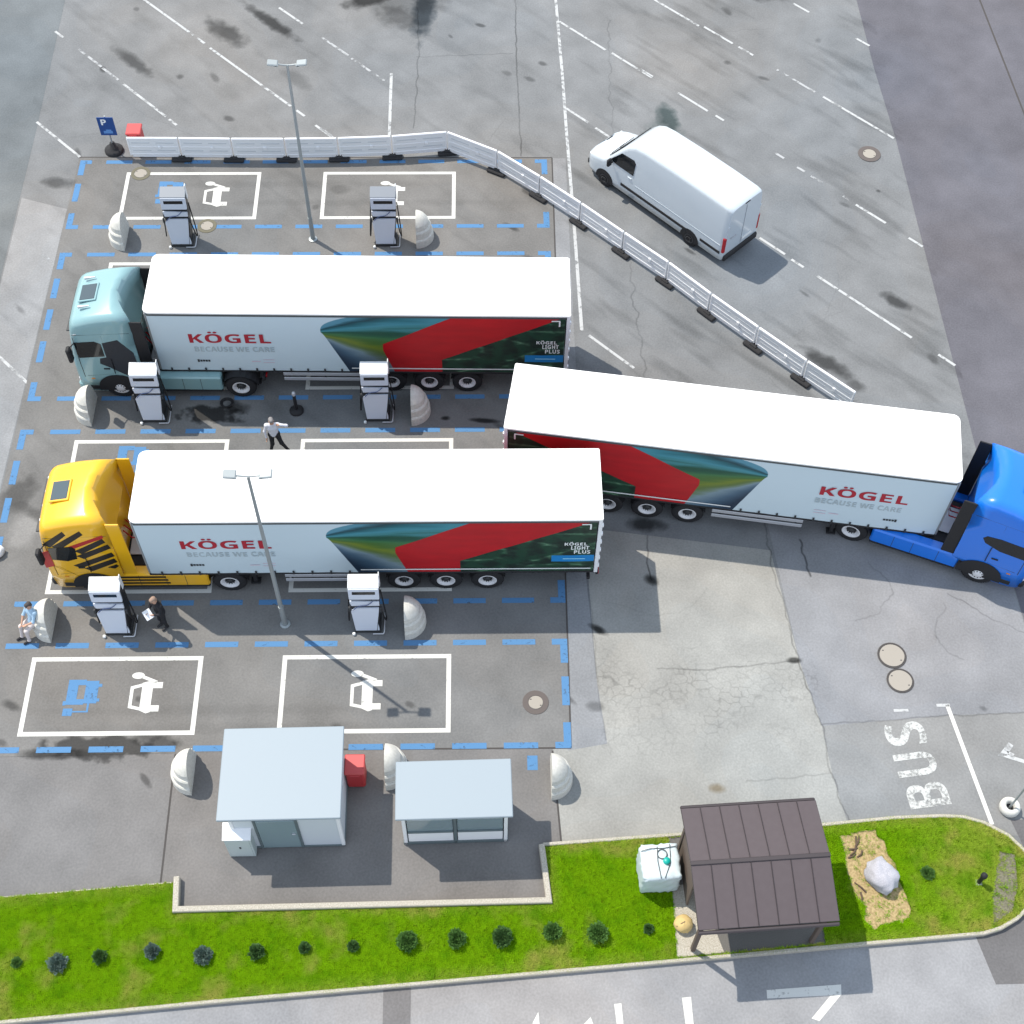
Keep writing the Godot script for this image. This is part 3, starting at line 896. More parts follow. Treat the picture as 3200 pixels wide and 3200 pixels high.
# ------------------------------------------------------------------ van
func make_van(at, turn):
	var t = thing("delivery_van", "white high-roof delivery van parked on the slant behind the barrier", "van", at, turn)
	# stations from nose (-3.48) to tail: x, half width, bottom, top, roof radius
	var st = [[-3.48, 0.62, 0.42, 0.86, 0.12], [-3.42, 0.80, 0.36, 0.98, 0.2], [-3.25, 0.92, 0.33, 1.10, 0.24], [-2.95, 0.97, 0.33, 1.20, 0.24], [-2.55, 0.985, 0.33, 1.31, 0.22], [-2.38, 0.985, 0.33, 1.42, 0.2], [-2.0, 0.99, 0.33, 1.90, 0.22], [-1.66, 0.99, 0.33, 2.33, 0.26], [-1.42, 0.99, 0.33, 2.55, 0.26], [-1.15, 0.99, 0.33, 2.68, 0.24], [-0.7, 0.99, 0.33, 2.73, 0.22], [0.6, 0.99, 0.33, 2.76, 0.2], [2.2, 0.99, 0.33, 2.76, 0.2], [3.2, 0.985, 0.33, 2.73, 0.2], [3.40, 0.97, 0.34, 2.70, 0.2], [3.46, 0.93, 0.40, 2.64, 0.2]]
	var m = MB.new()
	m.smooth(true)
	var rings = []
	for s in st:
		var half = []
		var yt = s[3]
		for f in [0.0, 0.12, 0.3, 0.5, 0.75, 1.0]:
			var y = lerpf(s[2], maxf(yt - s[4], s[2] + 0.1), f)
			var tum = 0.13 * clampf((y - 1.1) / 1.6, 0.0, 1.0)
			half.append(Vector2(s[1] - tum, y))
		var wt = s[1] - 0.13 * clampf((yt - s[4] - 1.1) / 1.6, 0.0, 1.0)
		for k in 5:
			var a = PI / 2 * (k + 1) / 5.0
			half.append(Vector2(wt - s[4] + s[4] * cos(a), yt - s[4] + s[4] * sin(a)))
		half.append(Vector2((wt - s[4]) * 0.5, yt + 0.012))
		half.append(Vector2(0, yt + 0.018))
		var ring = []
		for q in half: ring.append(Vector3(s[0], q.y, q.x))
		for k in range(half.size() - 2, -1, -1): ring.append(Vector3(s[0], half[k].y, -half[k].x))
		rings.append(ring)
	var n = rings[0].size()
	for i in rings.size() - 1:
		for k in n - 1:
			m.quad(rings[i][k], rings[i][k + 1], rings[i + 1][k + 1], rings[i + 1][k], Vector3(0, rings[i][k].y - 1.0, rings[i][k].z * 2.0))
		m.quad(rings[i][0], rings[i][n - 1], rings[i + 1][n - 1], rings[i + 1][0], Vector3.DOWN)
	m.smooth(false)
	for e in [0, rings.size() - 1]:
		for k in n / 2:
			m.quad(rings[e][k], rings[e][k + 1], rings[e][n - 2 - k], rings[e][n - 1 - k], Vector3.LEFT if e == 0 else Vector3.RIGHT)
	var body = part("body", m.mesh(), M.van_white, t)
	# windscreen lies on the raked part between the bonnet and the roof
	var ws = MB.new()
	var a = Vector3(-2.36, 1.44, 0)
	var up = (Vector3(-1.66, 2.35, 0) - a)
	var L = up.length()
	up = up.normalized()
	var nn = Vector3(-up.y, up.x, 0)
	ws.prism([Vector2(-0.86, 0.02), Vector2(-0.3, -0.05), Vector2(0.3, -0.05), Vector2(0.86, 0.02), Vector2(0.70, L * 0.84), Vector2(-0.70, L * 0.84)], a, Vector3(0, 0, 1), up, nn, 0.012, 0.034)
	part("windscreen", ws.mesh(), M.glass, body)
	var wp = MB.new()
	wp.tube([a + nn * 0.05 + Vector3(-0.02, 0, -0.5), a + nn * 0.05 + up * 0.1 + Vector3(0, 0, 0.35)], 0.012)
	wp.tube([a + nn * 0.05 + Vector3(-0.02, 0, 0.0), a + nn * 0.05 + up * 0.1 + Vector3(0, 0, 0.8)], 0.012)
	part("wiper", wp.mesh(), M.black, body)
	for s in [-1, 1]:
		var tilt = Vector3(0, 1, -s * 0.082).normalized()
		var W = MB.new()
		W.prism([Vector2(-2.22, 0.0), Vector2(-1.72, 0.56), Vector2(-1.12, 0.60), Vector2(-1.02, 0.5), Vector2(-1.05, -0.06), Vector2(-1.9, -0.06)], Vector3(0, 1.46, s * 0.966), Vector3(1, 0, 0), tilt, Vector3(0, 0, s), 0.0, 0.012)
		part("side_window", W.mesh(), M.glass, body)
		var door = MB.new()
		for q in [[-2.25, 0.6, -2.25, 1.42], [-0.95, 0.6, -0.95, 2.1], [-2.25, 0.6, -0.95, 0.6]]:
			door.tube([Vector3(q[0], q[1], s * 0.986), Vector3(q[2], q[3], s * (0.986 - 0.13 * clampf((q[3] - 1.1) / 1.6, 0, 1)))], 0.007, 0.007, 6)
		part("door_seam", door.mesh(), M.grey_seam, body)
		part("door_handle", bx(Vector3(-1.2, 1.2, s * 0.985), Vector3(0.2, 0.04, 0.04), 0.01), M.van_white, body)
		part("rub_strip", bx(Vector3(0.05, 0.66, s * 0.992), Vector3(3.3, 0.13, 0.03), 0.012), M.black, body)
		part("rub_strip", bx(Vector3(2.85, 0.66, s * 0.985), Vector3(0.95, 0.13, 0.03), 0.012), M.black, body)
		part("sill", bx(Vector3(0.0, 0.30, s * 0.93), Vector3(3.4, 0.12, 0.1), 0.02), M.black, body)
		var cr = MB.new()
		cr.tube([Vector3(-0.9, 1.02, s * 0.985), Vector3(3.3, 1.02, s * 0.985)], 0.012, 0.012, 6)
		part("crease", cr.mesh(), M.van_white, body)
		for wx in [-2.42, 1.90]:
			var arch = []
			for k in 13:
				var q = PI * (-0.06 + 1.12 * k / 12.0)
				arch.append(Vector2(wx + cos(q) * 0.44, 0.36 + sin(q) * 0.42))
			var am = MB.new()
			am.prism(arch, Vector3(0, 0, s * 0.988), Vector3(1, 0, 0), Vector3(0, 1, 0), Vector3(0, 0, s), 0.0, 0.012)
			part("wheel_arch", am.mesh(), M.black, body)
			wheel(t, wx, s * 1.005, 0.35, 0.24, "van")
		var mi = MB.new()
		mi.box(Vector3(-2.12, 1.45, s * 1.14), Vector3(0.12, 0.32, 0.22), 0.04)
		mi.tube([Vector3(-2.1, 1.38, s * 0.95), Vector3(-2.12, 1.38, s * 1.1)], 0.03)
		part("mirror", mi.mesh(), M.black, t)
		part("headlight", bx(Vector3(-3.2, 0.94, s * 0.78), Vector3(0.32, 0.2, 0.22), 0.06), M.lamp, body)
		part("tail_light", bx(Vector3(3.41, 1.05, s * 0.915), Vector3(0.12, 0.72, 0.13), 0.03), M.tail_red, body)
		part("hinge", bx(Vector3(3.46, 1.9, s * 0.86), Vector3(0.04, 0.1, 0.06), 0.01), M.van_white, body)
	part("front_bumper", bx(Vector3(-3.42, 0.42, 0), Vector3(0.26, 0.26, 1.6), 0.08), M.black, t)
	part("rear_bumper", bx(Vector3(3.47, 0.42, 0), Vector3(0.14, 0.26, 1.86), 0.05), M.black, t)
	part("grille", bx(Vector3(-3.47, 0.72, 0), Vector3(0.06, 0.22, 0.9), 0.02), M.black, body)
	part("brake_light", bx(Vector3(3.44, 2.62, 0), Vector3(0.08, 0.06, 0.26), 0.015), M.black, body)
	var rd = MB.new()
	rd.tube([Vector3(3.468, 0.6, 0), Vector3(3.468, 2.5, 0)], 0.008, 0.008, 6)
	part("door_seam", rd.mesh(), M.grey_seam, body)
	part("number_plate", bx(Vector3(3.475, 0.8, -0.3), Vector3(0.02, 0.12, 0.5), 0.004), M.pale, body)
	part("emblem", bx(Vector3(3.475, 1.25, 0.5), Vector3(0.012, 0.06, 0.3), 0.004), M.alu, body)
	part("underbody", bx(Vector3(0, 0.38, 0), Vector3(6.2, 0.2, 1.6), 0.05), M.black, t)
	return t

# ------------------------------------------------------------------ charging stations, domes, barrier
func make_charger(label, at, roof_m = null):
	if roof_m == null: roof_m = M.charger_roof
	var t = thing("charging_station", label, "charging station", at, 0.0, "charging stations")
	var lean = Vector3(0, 2.03, -0.25).normalized()   # the front leans back
	var fo = Vector3(0, 0.12, 0)
	var fn = Vector3(0, -lean.z, lean.y)
	var X = Vector3(1, 0, 0)
	# dark core, narrower at the foot
	var m = MB.new()
	var lo = [Vector3(-0.34, 0.1, -0.02), Vector3(0.34, 0.1, -0.02), Vector3(0.34, 0.1, -0.56), Vector3(-0.34, 0.1, -0.56)]
	var md = [Vector3(-0.43, 1.3, -0.17), Vector3(0.43, 1.3, -0.17), Vector3(0.43, 1.3, -0.62), Vector3(-0.43, 1.3, -0.62)]
	var hi = [Vector3(-0.43, 2.14, -0.27), Vector3(0.43, 2.14, -0.27), Vector3(0.43, 2.28, -0.62), Vector3(-0.43, 2.28, -0.62)]
	for pr in [[lo, md], [md, hi]]:
		for k in 4:
			var k2 = (k + 1) % 4
			m.quad(pr[0][k], pr[0][k2], pr[1][k2], pr[1][k], (pr[0][k] + pr[0][k2]) * Vector3(1, 0, 1) + Vector3(0, 0, 0.62))
	m.quad(hi[0], hi[1], hi[2], hi[3], Vector3.UP)
	m.quad(lo[0], lo[1], lo[2], lo[3], Vector3.DOWN)
	part("housing", m.mesh(), M.charger_dark, t)
	var P = func(called, pts, mm, d0, d1):
		var q = MB.new()
		q.prism(pts, fo, X, lean, fn, d0, d1)
		return part(called, q.mesh(), mm, t)
	P.call("front_panel", [Vector2(-0.355, 0.02), Vector2(0.28, 0.02), Vector2(0.40, 1.02), Vector2(0.41, 1.14), Vector2(-0.30, 1.14), Vector2(-0.43, 1.0)], M.charger_white, -0.02, 0.03)
	P.call("middle_panel", [Vector2(-0.44, 1.42), Vector2(-0.40, 1.26), Vector2(0.43, 1.26), Vector2(0.43, 1.44), Vector2(-0.44, 1.48)], M.charger_white, -0.02, 0.03)
	var up = P.call("display_panel", rounded_rect(-0.45, 1.58, 0.45, 2.06, 0.03, 3), M.charger_white, -0.02, 0.04)
	P.call("display", rounded_rect(-0.34, 1.82, 0.34, 1.95, 0.01, 2), M.screen, 0.04, 0.046)
	P.call("toe_panel", [Vector2(0.30, 0.02), Vector2(0.36, 0.02), Vector2(0.36, 0.12), Vector2(0.33, 0.32)], M.charger_white, -0.02, 0.025)
	var rf = MB.new()
	var rb = Basis(X, atan2(0.14, 0.36))
	rf.box(Vector3(0, 2.245, -0.45), Vector3(0.92, 0.05, 0.44), 0.018, rb)
	part("roof", rf.mesh(), roof_m, t)
	part("cable_arm", bx(Vector3(0.455, 2.2, -0.55), Vector3(0.03, 0.62, 0.16), 0.012), M.charger_roof, t)
	part("foot_plate", bx(Vector3(0, 0.06, -0.3), Vector3(0.8, 0.12, 0.66), 0.02), M.dark, t)
	var hp = MB.new()
	hp.smooth(true)
	hp.tube([Vector3(0.16, 0.05, 0.10), Vector3(0.47, 0.06, 0.10), Vector3(0.50, 0.08, 0.06), Vector3(0.50, 0.1, -0.62)], 0.022, 0.022, 8)
	part("guard_rail", hp.mesh(), M.alu, t)
	part("floor_stop", bx(Vector3(-0.42, 0.05, 0.09), Vector3(0.09, 0.1, 0.09), 0.02), M.pale, t)
	for s in [-1, 1]:
		var cb = MB.new()
		cb.smooth(true)
		var pts = []
		for k in 13:
			var f = k / 12.0
			pts.append(Vector3(s * (0.47 + 0.10 * sin(f * PI)), 1.75 - 1.5 * sin(f * PI * 0.86), -0.45 + 0.30 * f))
		cb.tube(pts, 0.022, 0.022, 6)
		part("cable", cb.mesh(), M.black, t)
		var pl = MB.new()
		pl.box(pts[12] + Vector3(0, 0.08, 0.02), Vector3(0.07, 0.22, 0.09), 0.02)
		part("plug", pl.mesh(), M.dark, t)
	var fc = MB.new()
	fc.smooth(true)
	var fp = []
	for k in 9:
		var f = k / 8.0
		fp.append(fo + X * lerpf(-0.36, 0.24, f) + lean * (1.08 + 0.42 * f + 0.06 * sin(f * TAU)) + fn * 0.055)
	fc.tube(fp, 0.014, 0.014, 6)
	part("cable", fc.mesh(), M.cable_blue, t)
	return t

func dome_mesh():
	# half of a stepped concrete dome: the flat face is at x = 0 and the round side towards -x
	var m = MB.new()
	var prof = [Vector2(0.63, 0.0), Vector2(0.615, 0.30), Vector2(0.585, 0.345), Vector2(0.555, 0.352), Vector2(0.54, 0.62), Vector2(0.505, 0.665), Vector2(0.47, 0.672), Vector2(0.44, 0.86), Vector2(0.36, 0.99), Vector2(0.26, 1.10), Vector2(0.13, 1.17), Vector2(0.0, 1.19)]
	for i in prof.size() - 1:
		m.grp = i + 1 if i < 7 else 20
		m.lathe([prof[i], prof[i + 1]], Vector3.ZERO, Basis(), 26, PI / 2, PI * 1.5)
	m.smooth(false)
	for i in prof.size() - 1:
		var a = prof[i]
		var b = prof[i + 1]
		m.quad(Vector3(0, a.y, a.x), Vector3(0, b.y, b.x), Vector3(0, b.y, -b.x), Vector3(0, a.y, -a.x), Vector3.RIGHT)
	return m.mesh()

func make_panel(label, a, b):
	# one plastic barrier panel between two joints on the ground, standing on rubber feet
	var d = b - a
	var L = d.length()
	var turn = -atan2(d.y, d.x)
	var mid = (a + b) * 0.5
	var t = thing("barrier_panel", label, "barrier", Vector3(mid.x, 0, mid.y), turn, "white barrier panels")
	var w = L - 0.05
	part("top_rail", bx(Vector3(0, 1.02, 0), Vector3(w, 0.10, 0.085), 0.025), M.barrier, t)
	part("board", bx(Vector3(0, 0.82, 0), Vector3(w, 0.33, 0.06), 0.01), M.barrier_board, t)
	part("middle_rail", bx(Vector3(0, 0.63, 0), Vector3(w, 0.07, 0.075), 0.02), M.barrier, t)
	part("board", bx(Vector3(0, 0.45, 0), Vector3(w, 0.33, 0.06), 0.01), M.barrier_board, t)
	part("bottom_rail", bx(Vector3(0, 0.27, 0), Vector3(w, 0.08, 0.085), 0.025), M.barrier, t)
	for s in [-1, 1]:
		part("end_post", bx(Vector3(s * (w / 2 - 0.03), 0.60, 0), Vector3(0.06, 0.82, 0.09), 0.02), M.barrier, t)
	part("kick_board", bx(Vector3(0, 0.18, 0), Vector3(w * 0.92, 0.14, 0.05), 0.015), M.barrier, t)
	for y in [0.82, 0.45]:
		for s in [-1, 1]:
			part("slot", bx(Vector3(s * w * 0.24, y, 0.029), Vector3(w * 0.36, 0.05, 0.012), 0.004), M.barrier_slot, t)
	part("latch", bx(Vector3(w * 0.12, 0.62, 0.05), Vector3(0.12, 0.12, 0.05), 0.02), M.barrier, t)
	var f = MB.new()
	f.box(Vector3(w / 2 + 0.02, 0.06, 0.03), Vector3(0.78, 0.12, 0.36), 0.04)
	f.box(Vector3(w / 2 + 0.02, 0.13, 0.03), Vector3(0.3, 0.06, 0.2), 0.02)
	part("rubber_foot", f.mesh(), M.rubber, t)
	return t

func make_lamp(label, at):
	var t = thing("street_lamp", label, "street lamp", at, 0.0, "twin-headed street lamps")
	var m = MB.new()
	m.smooth(true)
	m.tube([Vector3(0, 0, 0), Vector3(0, 1.1, 0)], 0.085, 0.082, 16)
	m.tube([Vector3(0, 1.1, 0), Vector3(0, 4.5, 0), Vector3(0, 7.86, 0)], 0.07, 0.042, 16)
	part("pole", m.mesh(), M.galv, t)
	var fl = MB.new()
	fl.lathe([Vector2(0.16, 0), Vector2(0.16, 0.03), Vector2(0.09, 0.05)], Vector3.ZERO, Basis(), 16)
	part("base_flange", fl.mesh(), M.galv, t)
	var ar = MB.new()
	ar.smooth(true)
	ar.tube([Vector3(-0.34, 7.9, 0), Vector3(-0.1, 7.86, 0), Vector3(0.1, 7.86, 0), Vector3(0.34, 7.9, 0)], 0.026, 0.026, 8)
	part("arm", ar.mesh(), M.galv, t)
	for s in [-1, 1]:
		var bs = Basis(Vector3(0, 0, 1), s * 0.12)
		var h = part("lamp_head", bx(Vector3(s * 0.47, 7.93, -0.02), Vector3(0.34, 0.085, 0.28), 0.03, bs), M.galv_light, t)
		part("lens", bx(Vector3(s * 0.475, 7.885, -0.02), Vector3(0.26, 0.03, 0.22), 0.01, bs), M.pale, h)
		part("clamp", bx(Vector3(s * 0.34, 7.905, 0.08), Vector3(0.12, 0.06, 0.08), 0.015, bs), M.galv, h)
	return t

func make_manhole(label, x, z, r, rim_m, lid_m, rim_share = 0.66):
	var t = thing("manhole_cover", label, "manhole cover", Vector3(x, 0, z), 0.0, "manhole covers in the yard")
	var a = MB.new()
	a.lathe([Vector2(r, 0.001), Vector2(r - 0.01, 0.007), Vector2(r * rim_share, 0.007), Vector2(r * rim_share, 0.002)], Vector3.ZERO, Basis(), 32)
	part("frame_ring", a.mesh(), rim_m, t)
	var b = MB.new()
	b.lathe([Vector2(r * rim_share - 0.012, 0.002), Vector2(r * rim_share - 0.014, 0.010), Vector2(r * 0.3, 0.011), Vector2(0, 0.011)], Vector3.ZERO, Basis(), 32)
	part("lid", b.mesh(), lid_m, t)
	var h = MB.new()
	for k in 2: h.box(Vector3(cos(k * PI + 0.6) * r * rim_share * 0.78, 0.011, sin(k * PI + 0.6) * r * rim_share * 0.78), Vector3(0.05, 0.006, 0.03), 0.002)
	part("lift_slot", h.mesh(), M.dark, t)
	return t

# ------------------------------------------------------------------ people
func capsule(p, a, b, ra, rb):
	var ba = b - a
	var t = clampf((p - a).dot(ba) / maxf(ba.length_squared(), 1e-9), 0.0, 1.0)
	return (p - a - ba * t).length() - lerpf(ra, rb, t)

func net(st, bones, cell, k):
	# bones: [from, to, r0, r1, colour]; joined by a smooth minimum, meshed as surface nets
	var lo = Vector3.INF
	var hi = -Vector3.INF
	for b in bones:
		var r = maxf(b[2], b[3]) + k + cell * 2
		lo = lo.min(b[0] - Vector3.ONE * r).min(b[1] - Vector3.ONE * r)
		hi = hi.max(b[0] + Vector3.ONE * r).max(b[1] + Vector3.ONE * r)
	var nx = int((hi.x - lo.x) / cell) + 2
	var ny = int((hi.y - lo.y) / cell) + 2
	var nz = int((hi.z - lo.z) / cell) + 2
	var F = PackedFloat32Array()
	F.resize(nx * ny * nz)
	F.fill(1.0)
	var C = PackedFloat32Array()
	C.resize(nx * ny * nz)
	C.fill(9.0)
	var I = PackedInt32Array()
	I.resize(nx * ny * nz)
	for bi in bones.size():
		var b = bones[bi]
		var r = maxf(b[2], b[3]) + k + cell * 2
		var l = ((b[0].min(b[1]) - Vector3.ONE * r - lo) / cell).floor()
		var h = ((b[0].max(b[1]) + Vector3.ONE * r - lo) / cell).ceil()
		for z in range(maxi(0, int(l.z)), mini(nz, int(h.z) + 1)):
			for y in range(maxi(0, int(l.y)), mini(ny, int(h.y) + 1)):
				for x in range(maxi(0, int(l.x)), mini(nx, int(h.x) + 1)):
					var id = (z * ny + y) * nx + x
					var d = capsule(lo + Vector3(x, y, z) * cell, b[0], b[1], b[2], b[3])
					if d < C[id]:
						C[id] = d
						I[id] = bi
					var f = F[id]
					var hh = maxf(k - absf(f - d), 0.0) / k
					F[id] = minf(f, d) - hh * hh * k * 0.25
	var vid = {}
	var off = [0, 1, nx, nx + 1, nx * ny, nx * ny + 1, nx * ny + nx, nx * ny + nx + 1]
	var co = [Vector3(0, 0, 0), Vector3(1, 0, 0), Vector3(0, 1, 0), Vector3(1, 1, 0), Vector3(0, 0, 1), Vector3(1, 0, 1), Vector3(0, 1, 1), Vector3(1, 1, 1)]
	var ed = [[0, 1], [2, 3], [4, 5], [6, 7], [0, 2], [1, 3], [4, 6], [5, 7], [0, 4], [1, 5], [2, 6], [3, 7]]
	for z in nz - 1:
		for y in ny - 1:
			for x in nx - 1:
				var id = (z * ny + y) * nx + x
				var neg = 0
				for q in 8:
					if F[id + off[q]] < 0.0: neg += 1
				if neg == 0 or neg == 8: continue
				var s = Vector3.ZERO
				var n = 0
				for e in ed:
					var f0 = F[id + off[e[0]]]
					var f1 = F[id + off[e[1]]]
					if (f0 < 0.0) != (f1 < 0.0):
						s += co[e[0]].lerp(co[e[1]], f0 / (f0 - f1))
						n += 1
				var best = 0
				for q in 8:
					if C[id + off[q]] < C[id + off[best]]: best = q
				vid[id] = [lo + (Vector3(x, y, z) + s / n) * cell, bones[I[id + off[best]]][4]]
	var ax = [1, nx, nx * ny]
	for id in vid:
		for a in 3:
			var o = ax[a]
			var p = ax[(a + 1) % 3]
			var q = ax[(a + 2) % 3]
			if not (vid.has(id - p) and vid.has(id - q) and vid.has(id - p - q)): continue
			var f0 = F[id]
			var f1 = F[id + o]
			if (f0 < 0.0) == (f1 < 0.0): continue
			var ids = [id, id - p, id - p - q, id - q]
			if f0 < 0.0: ids = [id, id - q, id - p - q, id - p]
			for w in [0, 1, 2, 0, 2, 3]:
				st.set_smooth_group(0)
				st.set_color(vid[ids[w]][1])
				st.add_vertex(vid[ids[w]][0])

func hand_bones(wrist, dir, side, skin):
	# palm and five unequal, slightly curled fingers; the thumb leaves the side of the palm
	var o = []
	dir = dir.normalized()
	var u = side.normalized()
	var nrm = dir.cross(u).normalized()
	var pc = wrist + dir * 0.095
	o.append([wrist, wrist + dir * 0.03, 0.026, 0.028, skin])
	for k in 3: o.append([wrist + dir * 0.02 + u * (k - 1) * 0.022, pc + u * (k - 1) * 0.027, 0.019, 0.017, skin])
	for k in 4:
		var b = pc + u * (k - 1.5) * 0.021
		var l = [0.066, 0.078, 0.073, 0.056][k]
		var m1 = b + (dir * 0.92 + nrm * 0.35).normalized() * l * 0.55
		o.append([b, m1, 0.010, 0.009, skin])
		o.append([m1, m1 + (dir * 0.6 + nrm * 0.8).normalized() * l * 0.5, 0.009, 0.0075, skin])
	var tb = wrist + dir * 0.035 - u * 0.03
	var t1 = tb + (dir * 0.7 - u * 0.75).normalized() * 0.045
	o.append([tb, t1, 0.013, 0.011, skin])
	o.append([t1, t1 + (dir * 0.95 + nrm * 0.2).normalized() * 0.035, 0.011, 0.009, skin])
	return o

func make_person(label, at, J, col):
	# J: joints in local space, col: skin, hair, shirt, sleeve, trousers, shoe, forearm colours
	var st = SurfaceTool.new()
	st.begin(Mesh.PRIMITIVE_TRIANGLES)
	var B = []
	var side = (J.sl - J.sr).normalized()
	B.append([J.pelvis + side * 0.07, J.pelvis - side * 0.07, 0.125, 0.125, col.trousers])
	B.append([J.pelvis + Vector3(0, 0.05, 0), J.waist, 0.135, 0.125, col.shirt])
	B.append([J.waist + side * 0.04, J.chest + side * 0.07, 0.115, 0.125, col.shirt])
	B.append([J.waist - side * 0.04, J.chest - side * 0.07, 0.115, 0.125, col.shirt])
	B.append([J.sl, J.sr, 0.072, 0.072, col.shirt])
	B.append([J.chest, J.neck, 0.09, 0.062, col.shirt])
	B.append([J.neck, J.head - Vector3(0, 0.06, 0), 0.056, 0.056, col.skin])
	for s in ["l", "r"]:
		B.append([J["s" + s], J["e" + s], 0.058, 0.045, col.shirt])
		B.append([J["e" + s], J["w" + s], 0.043, 0.030, col.forearm])
		var hp = J.pelvis + side * (0.09 if s == "l" else -0.09)
		B.append([hp, J["k" + s], 0.098, 0.066, col.trousers])
		B.append([J["k" + s], J["a" + s], 0.064, 0.048, col.trousers])
		B.append([J["a" + s] + Vector3(0, -0.03, 0), J["a" + s] + J.foot * 0.17 + Vector3(0, -0.045, 0), 0.046, 0.036, col.shoe])
	net(st, B, 0.018, 0.05)
	# head with face, ears and hair
	var h = J.head
	var f = J.face.normalized()
	var r = Vector3.UP.cross(f).normalized()
	var u = f.cross(r).normalized()
	var Hd = [[h + u * 0.03 - f * 0.015, h + u * 0.03 + f * 0.01, 0.082, 0.08, col.skin], [h - u * 0.05 + f * 0.025, h - u * 0.075 + f * 0.04, 0.058, 0.042, col.skin],
		[h + f * 0.085 + u * 0.01, h + f * 0.105 - u * 0.022, 0.010, 0.014, col.skin], [h - u * 0.12, h - u * 0.03, 0.055, 0.052, col.skin],
		[h + f * 0.082 - u * 0.058 + r * 0.02, h + f * 0.082 - u * 0.058 - r * 0.02, 0.008, 0.008, col.lip]]
	for s in [-1, 1]:
		Hd.append([h + r * s * 0.083 + u * 0.015, h + r * s * 0.086 - u * 0.02, 0.013, 0.011, col.skin])
		Hd.append([h + f * 0.078 + r * s * 0.032 + u * 0.012, h + f * 0.079 + r * s * 0.034 + u * 0.012, 0.010, 0.010, col.eye])
	Hd.append([h + u * 0.06 - f * 0.045, h + u * 0.07 + f * 0.025, 0.080, 0.068, col.hair])
	Hd.append([h + u * 0.045 - f * 0.05, h - u * 0.03 - f * 0.055, 0.074, 0.058, col.hair])
	net(st, Hd, 0.009, 0.02)
	for s in ["l", "r"]:
		var d = J["w" + s] - J["e" + s]
		net(st, hand_bones(J["w" + s], d, J["p" + s], col.skin), 0.006, 0.008)
	st.generate_normals()
	st.index()
	var o = MeshInstance3D.new()
	o.name = numbered("person")
	o.mesh = st.commit()
	o.material_override = M.body
	add_child(o)
	o.position = at
	tag(o, label, "person")
	return o

# ------------------------------------------------------------------ plants, kerbs
func kerb_mesh(pts, w, y0, y1, closed = false):
	var m = MB.new()
	var n = pts.size()
	var L = []
	var R = []
	for i in n:
		var a = pts[(i - 1 + n) % n] if (i > 0 or closed) else pts[i]
		var b = pts[(i + 1) % n] if (i < n - 1 or closed) else pts[i]
		var d0 = (pts[i] - a).normalized() if a != pts[i] else (b - pts[i]).normalized()
		var d1 = (b - pts[i]).normalized() if b != pts[i] else d0
		var n0 = d0.orthogonal()
		var nn = (n0 + d1.orthogonal()).normalized()
		nn = nn / maxf(0.5, nn.dot(n0)) * w * 0.5
		L.append(pts[i] + nn)
		R.append(pts[i] - nn)
	var V = func(p, y): return Vector3(p.x, y, p.y)
	for i in (n if closed else n - 1):
		var j = (i + 1) % n
		var cv = 0.02
		var up = Vector3.UP
		var o = Vector3(L[i].x - R[i].x, 0, L[i].y - R[i].y).normalized()
		var la = L[i].lerp(R[i], cv / w)
		var lb = L[j].lerp(R[j], cv / w)
		var ra = R[i].lerp(L[i], cv / w)
		var rb = R[j].lerp(L[j], cv / w)
		m.quad(V.call(la, y1), V.call(lb, y1), V.call(rb, y1), V.call(ra, y1), up)
		m.quad(V.call(L[i], y1 - cv), V.call(L[j], y1 - cv), V.call(lb, y1), V.call(la, y1), up + o)
		m.quad(V.call(R[i], y1 - cv), V.call(R[j], y1 - cv), V.call(rb, y1), V.call(ra, y1), up - o)
		m.quad(V.call(L[i], y0), V.call(L[j], y0), V.call(L[j], y1 - cv), V.call(L[i], y1 - cv), o)
		m.quad(V.call(R[i], y0), V.call(R[j], y0), V.call(R[j], y1 - cv), V.call(R[i], y1 - cv), -o)
	if not closed:
		for i in [0, n - 1]:
			var d = (pts[0] - pts[1]) if i == 0 else (pts[n - 1] - pts[n - 2])
			m.quad(V.call(L[i], y0), V.call(R[i], y0), V.call(R[i], y1 - 0.02), V.call(L[i], y1 - 0.02), Vector3(d.x, 0, d.y))
	return m.mesh()

func shrub_mesh(rad, hgt, count, seed_):
	var g = RandomNumberGenerator.new()
	g.seed = seed_
	var m = MB.new()
	var nz = noise(seed_, 1.6)
	for k in count:
		var d = Vector3(g.randfn(), absf(g.randfn()) * 0.9 - 0.15, g.randfn()).normalized()
		var q = pow(g.randf(), 0.35) * (0.8 + 0.45 * nz.get_noise_3d(d.x, d.y, d.z))
		var p = Vector3(d.x * rad * q, hgt * 0.42 + d.y * hgt * 0.58 * q, d.z * rad * q)
		var out = (d + Vector3(g.randf_range(-0.6, 0.6), g.randf_range(-0.2, 0.7), g.randf_range(-0.6, 0.6))).normalized()
		var sd = out.cross(Vector3(g.randfn(), g.randfn(), g.randfn())).normalized()
		var l = g.randf_range(0.035, 0.065)
		var w = g.randf_range(0.012, 0.022)
		m.tri(p - sd * w, p + out * l * 0.6 + sd * w, p + out * l, out.cross(sd))
		m.tri(p - sd * w, p + sd * w, p + out * l * 0.6 + sd * w, out.cross(sd))
	return m.mesh()

func make_shrub(label, at, rad, hgt, m, seed_, count = 900):
	var t = thing("shrub", label, "shrub", at, 0.0, "small shrubs in the grass strip")
	part("foliage", shrub_mesh(rad, hgt, count, seed_), m, t)
	var s = MB.new()
	s.tube([Vector3(0, -0.02, 0), Vector3(0.01, hgt * 0.35, 0), Vector3(0.0, hgt * 0.6, 0.01)], 0.018, 0.006, 6)
	part("stem", s.mesh(), M.bark, t)
	return t

